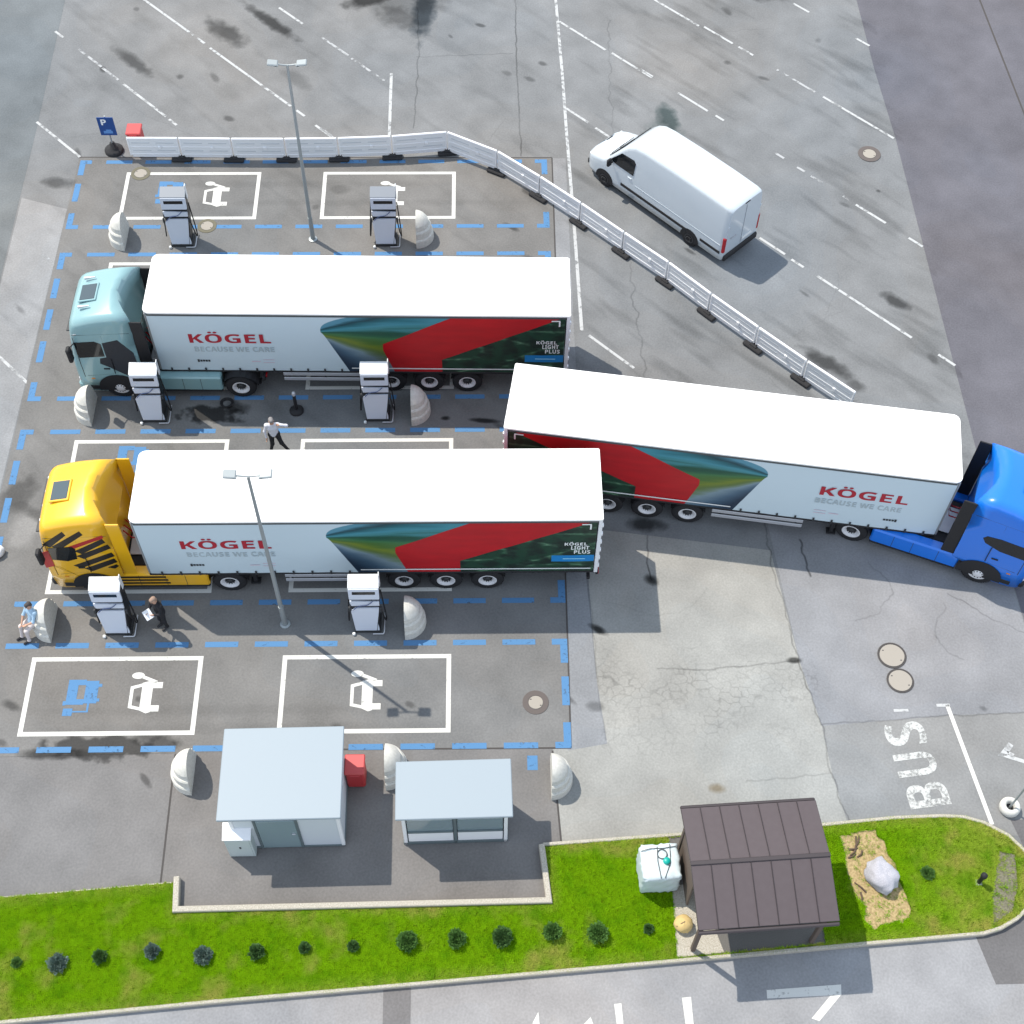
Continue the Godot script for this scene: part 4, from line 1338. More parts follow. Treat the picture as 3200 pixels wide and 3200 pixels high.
# ------------------------------------------------------------------ the scene
func _ready():
	rng.seed = 42
	var cam = Camera3D.new()
	cam.name = "camera"
	add_child(cam)
	cam.position = Vector3(0, 37.7185, 0)
	cam.rotation_order = EULER_ORDER_YXZ
	cam.rotation_degrees = Vector3(-56.3305, -1.858, 1.1652)
	cam.fov = 40.043
	cam.far = 500.0
	cam.current = true
	var we = WorldEnvironment.new()
	we.name = "environment"
	var env = Environment.new()
	env.background_mode = Environment.BG_SKY
	var sky = Sky.new()
	var sm = ProceduralSkyMaterial.new()
	sm.sky_top_color = Color(0.645, 0.70, 0.77)
	sm.sky_horizon_color = Color(0.90, 0.92, 0.945)
	sm.sky_curve = 0.18
	sm.ground_bottom_color = Color(0.42, 0.42, 0.42)
	sm.ground_horizon_color = Color(0.62, 0.64, 0.66)
	sm.sky_energy_multiplier = 1.22
	sm.sun_angle_max = 0.0
	sky.sky_material = sm
	env.sky = sky
	env.background_energy_multiplier = 1.0
	env.tonemap_mode = Environment.TONE_MAPPER_LINEAR
	env.tonemap_exposure = 1.40
	env.sdfgi_enabled = true
	env.ssao_enabled = true
	env.ssil_enabled = true
	we.environment = env
	add_child(we)
	var sun = DirectionalLight3D.new()
	sun.name = "sun"
	add_child(sun)
	sun.basis = Basis.looking_at(Vector3(3.83, -7.9, 3.0).normalized())
	sun.light_energy = 1.25
	sun.light_color = Color(1.0, 0.965, 0.91)
	sun.light_angular_distance = 0.5
	sun.shadow_enabled = true
	materials()
	grounds()
	markings()
	green_strip()
	buildings()
	vehicles()
	furniture()
	plants()
	people()

func materials():
	gtex = make_ground_texture()
	mat("tyre", lin(0.012, 0.012, 0.014), 0.9)
	mat("rim", lin(0.62, 0.62, 0.64), 0.45, 0.0)
	mat("van_rim", lin(0.05, 0.05, 0.055), 0.5, 0.3)
	mat("dark", lin(0.025, 0.027, 0.03), 0.6)
	mat("black", lin(0.010, 0.010, 0.012), 0.7)
	mat("black_gloss", lin(0.012, 0.010, 0.008), 0.35)
	mat("dark_grey", lin(0.06, 0.07, 0.075), 0.6)
	mat("rubber", lin(0.02, 0.02, 0.022), 0.9)
	mottle(mat("roof_white", lin(0.86, 0.86, 0.85), 0.55), 301, 0.02, [0.93, 0.93, 0.93], [1.0, 1.0, 1.0], 0.3)
	mat("frame_white", lin(0.72, 0.73, 0.75), 0.5)
	mat("front_grey", lin(0.26, 0.265, 0.27), 0.6)
	mat("alu", lin(0.50, 0.51, 0.54), 0.4, 0.4)
	mat("galv", lin(0.32, 0.35, 0.36), 0.5, 0.5)
	mat("galv_light", lin(0.30, 0.33, 0.34), 0.5, 0.2)
	mat("tail_red", lin(0.35, 0.006, 0.012), 0.25)
	mat("amber", lin(0.6, 0.2, 0.01), 0.3)
	mat("lamp", lin(0.75, 0.77, 0.8), 0.15)
	mat("glass", lin(0.008, 0.010, 0.012), 0.06)
	mat("graphic", lin(0.014, 0.018, 0.026), 0.35)
	mat("hatch", lin(0.06, 0.085, 0.10), 0.2)
	mat("red_stripe", lin(0.38, 0.012, 0.014), 0.4)
	mat("red_print", lin(0.36, 0.010, 0.024), 0.6)
	mat("grey_print", lin(0.36, 0.43, 0.46), 0.6)
	mat("white_print", lin(0.75, 0.77, 0.76), 0.6)
	mat("pink_print", lin(0.62, 0.45, 0.52), 0.6)
	mat("pale_blue", lin(0.22, 0.55, 0.78), 0.6)
	mat("pale", lin(0.72, 0.74, 0.74), 0.5)
	mat("art", Color(1, 1, 1), 0.5)
	M.art.albedo_texture = curtain_art()
	for q in [["paint_green", 0.215, 0.365, 0.385], ["paint_yellow", 0.80, 0.43, 0.010], ["paint_blue", 0.004, 0.155, 0.66]]:
		var m = mat(q[0], lin(q[1], q[2], q[3]), 0.32)
		m.clearcoat_enabled = true
		m.clearcoat = 0.6
		m.clearcoat_roughness = 0.08
	mat("van_white", lin(0.50, 0.555, 0.60), 0.3)
	M.van_white.clearcoat_enabled = true
	M.van_white.clearcoat_roughness = 0.06
	mat("grey_seam", lin(0.35, 0.37, 0.40), 0.6)
	mat("pink_door", lin(0.55, 0.22, 0.26), 0.5)
	mat("charger_dark", lin(0.012, 0.013, 0.017), 0.45)
	mat("charger_white", lin(0.56, 0.60, 0.68), 0.4)
	mat("charger_roof", lin(0.66, 0.67, 0.68), 0.4)
	mat("charger_grey", lin(0.20, 0.22, 0.25), 0.4)
	mat("screen", lin(0.008, 0.008, 0.010), 0.12)
	mat("cable_blue", lin(0.10, 0.13, 0.25), 0.6)
	mottle(mat("concrete", lin(0.62, 0.61, 0.57), 0.9), 311, 0.03, [0.87, 0.87, 0.86], [1.0, 1.0, 1.0], 1.1)
	mottle(mat("kerb", lin(0.52, 0.49, 0.43), 0.92), 313, 0.06, [0.7, 0.69, 0.66], [1.0, 1.0, 1.0], 1.3)
	mat("barrier", lin(0.76, 0.77, 0.79), 0.5)
	mat("barrier_board", lin(0.70, 0.72, 0.74), 0.55)
	mat("barrier_slot", lin(0.52, 0.55, 0.58), 0.6)
	worn_paint("old_white", lin(0.46, 0.47, 0.475), 0.68, 321, 0.3)
	worn_paint("old_white_faint", lin(0.40, 0.41, 0.42), 0.58, 323, 0.3)
	worn_paint("bay_white", lin(0.62, 0.62, 0.59), 0.86, 325, 0.7)
	worn_paint("bay_blue", lin(0.075, 0.205, 0.40), 0.80, 327, 0.5)
	mat("lid_pale", lin(0.30, 0.275, 0.24), 0.9)
	mat("lid_brown", lin(0.10, 0.085, 0.08), 0.9)
	mat("ring_dark", lin(0.055, 0.05, 0.048), 0.9)
	mat("ring_olive", lin(0.13, 0.12, 0.085), 0.9)
	var bm = mat("body", Color(1, 1, 1), 0.85)
	bm.vertex_color_use_as_albedo = true
	mat("timber", lin(0.10, 0.075, 0.06), 0.85)
	mat("timber_pale", lin(0.30, 0.25, 0.20), 0.85)
	mat("sign_blue", lin(0.008, 0.055, 0.22), 0.4)
	mat("sign_pale", lin(0.10, 0.25, 0.55), 0.5)
	mat("red_plastic", lin(0.42, 0.030, 0.035), 0.45)
	mat("red_lid", lin(0.46, 0.055, 0.055), 0.5)
	mat("tank", lin(0.50, 0.58, 0.61), 0.4)
	mat("teal", lin(0.0, 0.33, 0.28), 0.4)
	mat("yellow_sack", lin(0.52, 0.38, 0.16), 0.8)
	mottle(mat("boulder", lin(0.52, 0.52, 0.56), 0.9), 315, 0.07, [0.72, 0.72, 0.74], [1.0, 1.0, 1.0], 1.6)
	var pn = mat("pane", Color(0.75, 0.85, 0.88, 0.22), 0.03)
	pn.transparency = BaseMaterial3D.TRANSPARENCY_ALPHA
	worn_paint("bus_paint", lin(0.50, 0.51, 0.50), 0.60, 329, 0.7)
	mat("bark", lin(0.09, 0.06, 0.04), 0.9)
	for q in [["leaf_dark", 0.040, 0.105, 0.020], ["leaf_blue", 0.09, 0.14, 0.12], ["leaf_mid", 0.060, 0.15, 0.022]]:
		var m = mat(q[0], lin(q[1], q[2], q[3]), 0.75)
		m.backlight_enabled = true
		m.backlight = Color(0.15, 0.2, 0.08)

func grounds():
	# one sheet to the horizon, then the paved areas laid on it
	var far = MB.new()
	far.quad(Vector3(-400, -0.04, -500), Vector3(400, -0.04, -500), Vector3(400, -0.04, 300), Vector3(-400, -0.04, 300), Vector3.UP)
	var fm = mottle(mat("far_ground", lin(0.17, 0.17, 0.175), 0.95), 331, 0.03, [0.82, 0.82, 0.82], [1.0, 1.0, 1.0], 0.12)
	setting("ground", far.mesh(), fm)
	setting("yard_pavement", sheet(rect2(-26.5, -57.5, 26.5, -5.0), -0.020), asphalt("as_yard", 0.170, 0.175, 0.180))
	setting("side_road", sheet([Vector2(-26.4, -57.4), Vector2(-17.85, -57.4), Vector2(-17.55, -43.4), Vector2(-17.5, -36.5), Vector2(-17.4, -26), Vector2(-17.4, -12), Vector2(-26.4, -12)], -0.016), asphalt("as_left", 0.135, 0.148, 0.156))
	var rr = setting("access_road", sheet([Vector2(15.9, -57.4), Vector2(26.4, -57.4), Vector2(26.4, -19.0), Vector2(16.6, -19.0), Vector2(16.37, -26.8), Vector2(16.31, -32), Vector2(16.2, -42.7), Vector2(16.02, -46.8)], -0.016), asphalt("as_right", 0.112, 0.110, 0.126))
	part("tar_seam", sheet(line2(Vector2(21.15, -54.0), Vector2(21.9, -38.0), 0.07), -0.012), M.ring_dark, rr)
	setting("edge_strip_pavement", sheet([Vector2(2.62, -41.6), Vector2(3.15, -41.6), Vector2(3.1, -22.6), Vector2(3.26, -19), Vector2(3.46, -17.0), Vector2(2.3, -16.8)], -0.016), asphalt("as_strip", 0.212, 0.218, 0.228))
	setting("pale_slab_pavement", sheet([Vector2(3.12, -24.5), Vector2(9.0, -23.6), Vector2(9.42, -19.65), Vector2(9.8, -17.5), Vector2(9.9, -15.95), Vector2(10.15, -14.3), Vector2(1.9, -13.6), Vector2(1.85, -16.85), Vector2(3.46, -17.0), Vector2(3.26, -19.0)], -0.0165), asphalt("as_pale", 0.265, 0.262, 0.246))
	setting("right_slab_pavement", sheet([Vector2(9.0, -25.0), Vector2(16.4, -25.0), Vector2(16.6, -17.9), Vector2(13.6, -17.8), Vector2(9.8, -17.5), Vector2(9.42, -19.65)], -0.0175), asphalt("as_slab", 0.205, 0.210, 0.222))
	setting("left_margin_pavement", sheet([Vector2(-17.45, -39.5), Vector2(-15.66, -38.9), Vector2(-15.8, -25.4), Vector2(-16.25, -16.7), Vector2(-17.38, -16.7)], -0.0175), asphalt("as_margin", 0.232, 0.236, 0.242))
	setting("bus_bay_pavement", sheet([Vector2(9.8, -17.5), Vector2(13.6, -17.8), Vector2(16.6, -17.9), Vector2(16.6, -14.0), Vector2(10.15, -14.3), Vector2(9.9, -15.95)], -0.0155), asphalt("as_bus", 0.205, 0.206, 0.204))
	setting("bottom_road", sheet([Vector2(-17, -9.0), Vector2(-12, -9.45), Vector2(0.6, -10.45), Vector2(13.3, -11.4), Vector2(17, -12), Vector2(17, -5.2), Vector2(-17, -5.2)], -0.015), asphalt("as_road", 0.243, 0.246, 0.256))
	setting("road_patch", sheet([Vector2(-2.8, -10.15), Vector2(-2.08, -10.2), Vector2(-2.05, -7.6), Vector2(-2.77, -7.6)], -0.011), asphalt("as_patch", 0.15, 0.15, 0.157))
	setting("corner_pavement", sheet([Vector2(13.1, -11.3), Vector2(13.39, -10.0), Vector2(17, -10.05), Vector2(17, -14.6), Vector2(14.75, -14.55), Vector2(15.1, -13.2), Vector2(14.6, -11.9)], -0.011), asphalt("as_corner", 0.125, 0.122, 0.125))
	setting("near_pavement", sheet([Vector2(-17.3, -16.75), Vector2(-9.04, -16.85), Vector2(-8.99, -12.8), Vector2(-13.3, -12.4), Vector2(-17.3, -12.1)], -0.0155), asphalt("as_near", 0.155, 0.151, 0.150))
	setting("apron_pavement", sheet([Vector2(-9.03, -16.88), Vector2(1.86, -16.88), Vector2(2.02, -13.9), Vector2(1.5, -13.8), Vector2(1.62, -12.3), Vector2(-8.45, -12.15), Vector2(-8.5, -13.0), Vector2(-8.98, -12.9)], -0.0125), asphalt("as_apron", 0.155, 0.148, 0.144))
	var zone = setting("charging_bay_pavement", sheet([Vector2(-15.62, -41.7), Vector2(2.62, -41.62), Vector2(2.58, -36.5), Vector2(2.45, -22.4), Vector2(2.4, -16.88), Vector2(-4.3, -16.92), Vector2(-9.0, -16.84), Vector2(-16.2, -16.74), Vector2(-15.75, -25.4)], -0.0085), asphalt("as_zone", 0.156, 0.153, 0.149))
	# dark tar seam round the newer asphalt
	var seam = MB.new()
	for q in [[-15.62, -41.7, 2.62, -41.62], [2.62, -41.62, 2.58, -36.5], [2.58, -36.5, 2.45, -22.4], [2.45, -22.4, 2.4, -16.88], [2.4, -16.88, -4.3, -16.9], [-9.03, -16.8, -8.99, -12.95], [1.86, -16.8, 2.02, -13.95]]:
		var l = line2(Vector2(q[0], q[1]), Vector2(q[2], q[3]), 0.05)
		seam.quad(Vector3(l[0].x, -0.0065, l[0].y), Vector3(l[1].x, -0.0065, l[1].y), Vector3(l[2].x, -0.0065, l[2].y), Vector3(l[3].x, -0.0065, l[3].y), Vector3.UP)
	part("tar_seam", seam.mesh(), M.ring_dark, zone)
	zone_node = zone

var zone_node

func flat(pts, y, called, m, parent):
	return part(called, sheet(pts, y), m, parent)

func car_symbol(parent, x, z, m):
	# front view of a car with a plug; it reads from the right: up is -x, right is -z
	var T = func(pts):
		var o = []
		for p in pts: o.append(Vector2(x - p[1], z - p[0]))
		return o
	var g = MB.new()
	var Y = -0.0035
	var add = func(pts):
		var pp = PackedVector2Array(T.call(pts))
		var ids = Geometry2D.triangulate_polygon(pp)
		for i in range(0, ids.size(), 3):
			g.tri(Vector3(pp[ids[i]].x, Y, pp[ids[i]].y), Vector3(pp[ids[i + 1]].x, Y, pp[ids[i + 1]].y), Vector3(pp[ids[i + 2]].x, Y, pp[ids[i + 2]].y), Vector3.UP)
	add.call([[-0.52, -0.2], [0.46, -0.2], [0.5, -0.1], [0.44, 0.12], [-0.46, 0.12], [-0.56, -0.08]])
	add.call([[-0.5, -0.45], [-0.3, -0.45], [-0.3, -0.2], [-0.5, -0.2]])
	add.call([[0.26, -0.48], [0.46, -0.48], [0.46, -0.2], [0.26, -0.2]])
	add.call([[-0.46, 0.12], [-0.36, 0.12], [-0.3, 0.36], [0.24, 0.36], [0.31, 0.12], [0.42, 0.12], [0.32, 0.46], [-0.38, 0.46]])
	var plug = []
	for k in 14: plug.append([0.68 + 0.11 * cos(TAU * k / 14), 0.28 + 0.19 * sin(TAU * k / 14)])
	add.call(plug)
	add.call([[0.6, 0.18], [0.68, 0.1], [0.5, -0.32], [0.42, -0.26]])
	return part("car_symbol", g.mesh(), m, parent)

func truck_symbol(parent, x, z, m):
	var g = MB.new()
	var Y = -0.0035
	var R = func(x0, z0, x1, z1):
		g.quad(Vector3(x + x0, Y, z + z0), Vector3(x + x1, Y, z + z0), Vector3(x + x1, Y, z + z1), Vector3(x + x0, Y, z + z1), Vector3.UP)
	R.call(-0.42, -0.6, -0.12, 0.22)
	R.call(-0.12, -0.6, 0.1, -0.42)
	R.call(-0.12, 0.04, 0.1, 0.22)
	R.call(0.1, -0.56, 0.48, 0.18)
	R.call(0.48, -0.46, 0.58, -0.36)
	R.call(0.48, 0.02, 0.56, 0.12)
	R.call(-0.50, 0.10, -0.42, 0.24)
	R.call(0.22, 0.18, 0.28, 0.42)
	R.call(-0.18, 0.42, 0.28, 0.47)
	R.call(-0.46, 0.34, -0.18, 0.58)
	return part("truck_symbol", g.mesh(), m, parent)

func markings():
	var z = zone_node
	var Y = -0.0045
	# blue dashes: 1 m long every 1.5 m
	for row in [-41.42, -37.95, -36.55, -29.86, -28.45, -21.83, -20.37, -16.97]:
		for k in 12:
			var x0 = -14.55 + 1.5 * k
			if x0 > 1.8: break
			var w = 0.185
			flat(rect2(x0, row - w / 2, x0 + 1.0, row + w / 2), Y, "blue_dash", M.bay_blue, z)
		flat(rect2(-15.55, row - 0.1, -15.1, row + 0.1), Y, "blue_dash", M.bay_blue, z)
		flat(rect2(1.95, row - 0.1, 2.42, row + 0.1), Y, "blue_dash", M.bay_blue, z)
	for b in [[-41.32, -38.05], [-36.45, -29.96], [-28.35, -21.93], [-20.27, -17.07]]:
		for x in [[-15.55, -15.33], [2.20, 2.42]]:
			flat(rect2(x[0], b[0] + 0.002, x[1], b[0] + 0.62), Y, "blue_dash", M.bay_blue, z)
			flat(rect2(x[0], b[1] - 0.62, x[1], b[1] - 0.002), Y, "blue_dash", M.bay_blue, z)
			var q = b[0] + 1.08
			while q + 0.9 < b[1] - 0.7:
				flat(rect2(x[0], q, x[1], q + 0.95), Y, "blue_dash", M.bay_blue, z)
				q += 1.48
	# white outlines of the bays
	for zz in [[-40.85, -38.33], [-36.15, -30.2], [-28.1, -22.18], [-19.98, -17.4]]:
		part("bay_outline", ring2([Vector2(-13.68, zz[0]), Vector2(-8.55, zz[0]), Vector2(-8.55, zz[1]), Vector2(-13.68, zz[1])], Y + 0.0002, 0.14), M.bay_white, z)
		part("bay_outline", ring2([Vector2(-6.17, zz[0]), Vector2(-1.1, zz[0]), Vector2(-1.1, zz[1]), Vector2(-6.17, zz[1])], Y + 0.0002, 0.14), M.bay_white, z)
	car_symbol(z, -10.16, -39.55, M.bay_white)
	car_symbol(z, -3.5, -39.55, M.bay_white)
	car_symbol(z, -10.14, -18.66, M.bay_white)
	car_symbol(z, -3.62, -18.66, M.bay_white)
	truck_symbol(z, -12.03, -18.62, M.bay_blue)
	truck_symbol(z, -11.95, -39.75, M.bay_blue)
	truck_symbol(z, -11.75, -27.25, M.bay_blue)
	flat(rect2(1.12, -16.65, 1.42, -16.2), -0.0085, "blue_dash", M.bay_blue, z)
	# old slanted bay lines of the yard, all at 45 degrees, broken where the paint has gone
	var yard = get_node("yard_pavement")
	var yl = -0.0115
	var D = func(x0, z0, ln, m, w = 0.105):
		flat(line2(Vector2(x0, z0), Vector2(x0 + ln, z0 + ln), w), yl, "bay_line", m, yard)
	for q in [[-16.0, -52.97, 3.96], [-11.87, -48.83, 0.35], [-11.28, -48.2, 3.6], [-7.46, -44.38, 0.35], [-6.65, -43.5, 0.75], [-17.8, -49.27, 0.42], [-14.52, -45.96, 1.95], [-12.44, -43.86, 0.34], [-17.61, -43.72, 2.0], [-8.64, -50.82, 1.08], [3.19, -49.9, 1.85], [5.29, -47.86, 1.55], [3.28, -44.47, 0.85], [4.39, -43.32, 0.8], [7.3, -51.35, 1.75], [9.26, -49.55, 1.1], [10.58, -48.25, 0.55], [13.22, -51.1, 0.6], [15.55, -48.8, 0.5], [6.4, -46.85, 0.48], [7.83, -45.39, 1.1], [9.22, -44.03, 0.3], [13.67, -45.14, 2.46], [14.07, -39.02, 0.98], [15.78, -37.27, 0.45], [10.21, -37.3, 0.85], [11.26, -36.2, 0.4], [12.1, -35.37, 0.65], [12.79, -34.68, 0.85], [13.6, -33.85, 1.45], [15.85, -31.63, 0.5], [3.64, -32.58, 1.5], [-16.9, -31.78, 1.35]]:
		D.call(q[0], q[1], q[2], M.old_white)
	for q in [[-16.65, -48.12, 1.1], [-15.51, -46.96, 0.75], [-6.71, -48.86, 1.15], [-5.43, -47.54, 1.4], [-6.45, -43.35, 0.5], [11.35, -41.86, 0.3], [12.1, -41.07, 0.26], [12.57, -40.58, 0.4], [13.65, -39.48, 0.22], [-16.2, -36.62, 0.62], [12.0, -46.8, 1.4]]:
		D.call(q[0], q[1], q[2], M.old_white_faint)
	for q in [[3.05, -53.0, 3.2, -46.4], [3.2, -46.4, 3.24, -43.1], [3.24, -43.1, 3.33, -38.5], [3.33, -38.5, 3.4, -32.8], [-3.76, -46.6, -3.72, -42.9]]:
		flat(line2(Vector2(q[0], q[1]), Vector2(q[2], q[3]), 0.12), -0.0105, "bay_line", M.old_white, yard)
	# bus bay
	var bus = get_node("bus_bay_pavement")
	flat(line2(Vector2(13.62, -18.15), Vector2(14.2, -14.42), 0.12), -0.0095, "bay_line", M.bay_white, bus)
	flat(rect2(12.0, -18.02, 12.44, -17.93), -0.0095, "bay_line", M.old_white, bus)
	flat(rect2(13.3, -18.18, 13.7, -18.08), -0.0095, "bay_line", M.old_white, bus)
	for q in [["B", 12.53, -15.32, 0.72], ["U", 12.36, -16.27, 0.72], ["S", 12.22, -17.22, 0.72]]:
		var o = letters("road_lettering", q[0], bus, Vector3.ZERO, 1, 1, M.bus_paint)
		var ab = o.mesh.get_aabb()
		var sc = Vector3(q[3] / ab.size.x, 1.2 / ab.size.y, 1.0)
		# text runs towards -z, its top points to -x
		var bs = Basis(Vector3(-0.13, 0, -1).normalized(), Vector3(-1, 0, 0.13).normalized(), Vector3.UP)
		o.transform = Transform3D(bs.scaled_local(sc), Vector3(q[1], -0.0105, q[2]) - bs * (ab.get_center() * sc * Vector3(1, 1, 0)))
	for q in [[[14.8, -16.5], [15.2, -16.92], [15.32, -16.82], [15.06, -16.5]], [[14.8, -16.52], [14.9, -16.6], [15.75, -16.3], [15.75, -16.17]], [[15.0, -16.72], [15.3, -16.55], [15.2, -16.45]]]:
		var pts = []
		for p in q: pts.append(Vector2(p[0], p[1]))
		flat(pts, -0.0098, "arrow_mark", M.old_white, bus)
	# arrows on the bottom road
	var road = get_node("bottom_road")
	for q in [[[0.95, -8.9], [1.26, -9.45], [1.3, -8.9]], [[3.25, -9.62], [3.44, -9.64], [3.5, -8.4], [3.34, -8.4]], [[5.04, -9.76], [5.28, -9.78], [5.3, -8.4], [5.12, -8.4]], [[7.29, -9.93], [9.28, -10.05], [9.25, -9.78], [7.28, -9.71]], [[9.24, -9.78], [8.58, -9.12], [8.38, -9.19], [8.95, -9.76]], [[2.2, -8.9], [2.62, -9.3], [2.75, -8.9]]]:
		var pts = []
		for p in q: pts.append(Vector2(p[0], p[1]))
		flat(pts, -0.0095, "arrow_mark", M.bay_white, road)

# ------------------------------------------------------------------ grass strip and kerbs
const G_TOP = 0.115
func green_strip():
	var upl = [Vector2(-19, -12.15), Vector2(-13.27, -12.6), Vector2(-8.66, -12.96)]
	var wall = [Vector2(-8.52, -13.1), Vector2(-8.45, -12.2), Vector2(1.62, -12.33), Vector2(1.46, -13.9)]
	var upr = [Vector2(1.5, -13.93), Vector2(4.13, -14.1), Vector2(5.4, -14.18), Vector2(9.45, -14.42), Vector2(11.43, -14.6), Vector2(12.8, -14.64), Vector2(13.4, -14.6), Vector2(13.95, -14.42), Vector2(14.55, -14.04), Vector2(14.9, -13.6), Vector2(15.05, -13.1), Vector2(15.0, -12.6), Vector2(14.75, -12.1), Vector2(14.3, -11.72), Vector2(13.8, -11.46), Vector2(13.3, -11.32), Vector2(10.28, -11.1), Vector2(4.83, -10.68), Vector2(0.59, -10.36), Vector2(-7.25, -9.78), Vector2(-12.05, -9.38), Vector2(-19, -8.8)]
	setting("kerb", kerb_mesh(upl, 0.10, -0.05, 0.07), M.kerb)
	setting("retaining_kerb", kerb_mesh(wall, 0.16, -0.05, 0.24), M.kerb)
	setting("kerb", kerb_mesh(upr, 0.10, -0.05, 0.15), M.kerb)
	var poly = []
	poly.append_array(upl)
	poly.append_array([Vector2(-8.5, -13.0), Vector2(-8.45, -12.2), Vector2(1.62, -12.33), Vector2(1.5, -13.85)])
	poly.append_array(upr.slice(1))
	var soil = mottle(mat("soil", lin(0.16, 0.25, 0.006), 0.95, 0.0, 0.1), 341, 0.04, [0.6, 0.7, 0.6], [1.0, 1.0, 1.0], 0.8)
	var lawn = setting("lawn", sheet(poly, G_TOP - 0.02), soil)
	var straw = mottle(mat("straw", lin(0.46, 0.355, 0.185), 0.95), 343, 0.05, [0.72, 0.70, 0.66], [1.0, 1.0, 1.0], 0.9)
	var dirt = [Vector2(9.78, -14.1), Vector2(10.3, -14.22), Vector2(10.95, -14.16), Vector2(11.3, -12.9), Vector2(11.55, -11.95), Vector2(11.0, -11.6), Vector2(10.24, -11.5), Vector2(10.0, -12.6)]
	var rough = []
	for k in dirt.size():
		var a = dirt[k]
		var b = dirt[(k + 1) % dirt.size()]
		for q in 4:
			var p = a.lerp(b, q / 4.0)
			rough.append(p + Vector2(rng.randf_range(-0.1, 0.1), rng.randf_range(-0.1, 0.1)))
	dirt = rough
	for k in 9:
		var c = Vector2(10.45 + rng.randf_range(-0.5, 0.35), -13.7 + rng.randf_range(-0.25, 0.35)) if k < 6 else Vector2(10.2 + rng.randf_range(-0.2, 0.9), rng.randf_range(-13.0, -12.0))
		var tw = MB.new()
		var d = Vector3(rng.randf_range(-1, 1), 0, rng.randf_range(-1, 1)).normalized() * rng.randf_range(0.1, 0.25)
		tw.tube([Vector3(c.x, G_TOP, c.y) - d, Vector3(c.x, G_TOP + 0.03, c.y) + Vector3(0.03, 0, 0.02), Vector3(c.x, G_TOP, c.y) + d], 0.03, 0.02, 6)
		part("twig", tw.mesh(), M.bark, lawn)
	part("bare_patch", sheet(dirt, G_TOP - 0.014), straw, lawn)
	var worn = [Vector2(14.2, -13.6), Vector2(14.62, -13.5), Vector2(14.5, -12.6), Vector2(14.2, -11.9), Vector2(13.6, -11.55), Vector2(13.75, -12.4)]
	part("worn_track", sheet(worn, G_TOP - 0.014), mottle(mat("worn", lin(0.20, 0.19, 0.13), 0.95), 345, 0.06, [0.7, 0.7, 0.7], [1, 1, 1], 0.9), lawn)
	var floor_ = [Vector2(5.0, -14.1), Vector2(8.95, -14.32), Vector2(9.0, -11.1), Vector2(4.98, -10.76)]
	var fl = part("shelter_floor", sheet(floor_, G_TOP - 0.012), mottle(mat("cobble", lin(0.21, 0.20, 0.185), 0.95), 347, 0.16, [0.5, 0.5, 0.5], [1.0, 1.0, 1.0], 1.1), lawn)
	flat([Vector2(5.0, -12.75), Vector2(5.7, -12.75), Vector2(6.25, -10.9), Vector2(4.98, -10.78)], G_TOP - 0.007, "concrete_path", M.kerb, lawn)
	# blades: tufts of a few leaves, coloured from fresh green to straw
	var b = MB.new()
	var g = RandomNumberGenerator.new()
	g.seed = 7
	for k in 7:
		var a = g.randf() * TAU
		var d = Vector3(cos(a), 0, sin(a))
		var p = d * g.randf_range(0.0, 0.035)
		var s = Vector3(-d.z, 0, d.x) * 0.006
		var l = g.randf_range(0.6, 1.0)
		var tip = p + d * 0.045 * l + Vector3(0, 0.07 * l, 0)
		var md = p + d * 0.015 * l + Vector3(0, 0.042 * l, 0)
		b.quad(p - s, p + s, md + s * 0.8, md - s * 0.8, d + Vector3.UP)
		b.tri(md - s * 0.8, md + s * 0.8, tip, d + Vector3.UP)
	var blade = b.mesh()
	var pp = PackedVector2Array(poly)
	var pd = PackedVector2Array(dirt)
	var pw = PackedVector2Array(worn)
	var pf = PackedVector2Array(floor_)
	var n1 = noise(351, 0.35)
	var n2 = noise(353, 1.3)
	var X = []
	var C = []
	while X.size() < 92000:
		var q = Vector2(g.randf_range(-14.5, 15.1), g.randf_range(-14.7, -8.9))
		if not Geometry2D.is_point_in_polygon(q, pp): continue
		if Geometry2D.is_point_in_polygon(q, pf): continue
		if Geometry2D.is_point_in_polygon(q, pd) and g.randf() > 0.06: continue
		if Geometry2D.is_point_in_polygon(q, pw) and g.randf() > 0.12: continue
		var dry = clampf(n1.get_noise_2d(q.x, q.y) * 1.3 + n2.get_noise_2d(q.x, q.y) * 0.8 - 0.10, 0.0, 1.0)
		if q.x > 9.0: dry = clampf(dry + 0.20 + (q.x - 12.5) * 0.16, 0.0, 1.0)
		var ed = 9.0
		for e in poly.size():
			var cp = Geometry2D.get_closest_point_to_segment(q, poly[e], poly[(e + 1) % poly.size()])
			ed = minf(ed, cp.distance_to(q))
		if ed < 0.4: dry = clampf(dry + g.randf() * (0.4 - ed) * 2.2, 0.0, 1.0)
		var f = g.randf_range(0.75, 1.25)
		var c = Color(0.175, 0.35, 0.005).lerp(Color(0.38, 0.33, 0.09), dry * 0.75)
		var lush = clampf(n2.get_noise_2d(q.x + 40, q.y) * 1.5, 0.0, 1.0)
		c = c.lerp(Color(0.10, 0.26, 0.004), lush * 0.8)
		X.append(Transform3D(Basis(Vector3.UP, g.randf() * TAU).scaled(Vector3.ONE * g.randf_range(0.65, 1.25)), Vector3(q.x, G_TOP - 0.022, q.y)))
		C.append(Color(c.r * f, c.g * f, c.b * f))
	var mm = MultiMesh.new()
	mm.transform_format = MultiMesh.TRANSFORM_3D
	mm.use_colors = true
	mm.mesh = blade
	mm.instance_count = X.size()
	for i in X.size():
		mm.set_instance_transform(i, X[i])
		mm.set_instance_color(i, C[i])
	var gm = mat("grass", Color(1, 1, 1), 0.9, 0.0, 0.05)
	gm.vertex_color_use_as_albedo = true
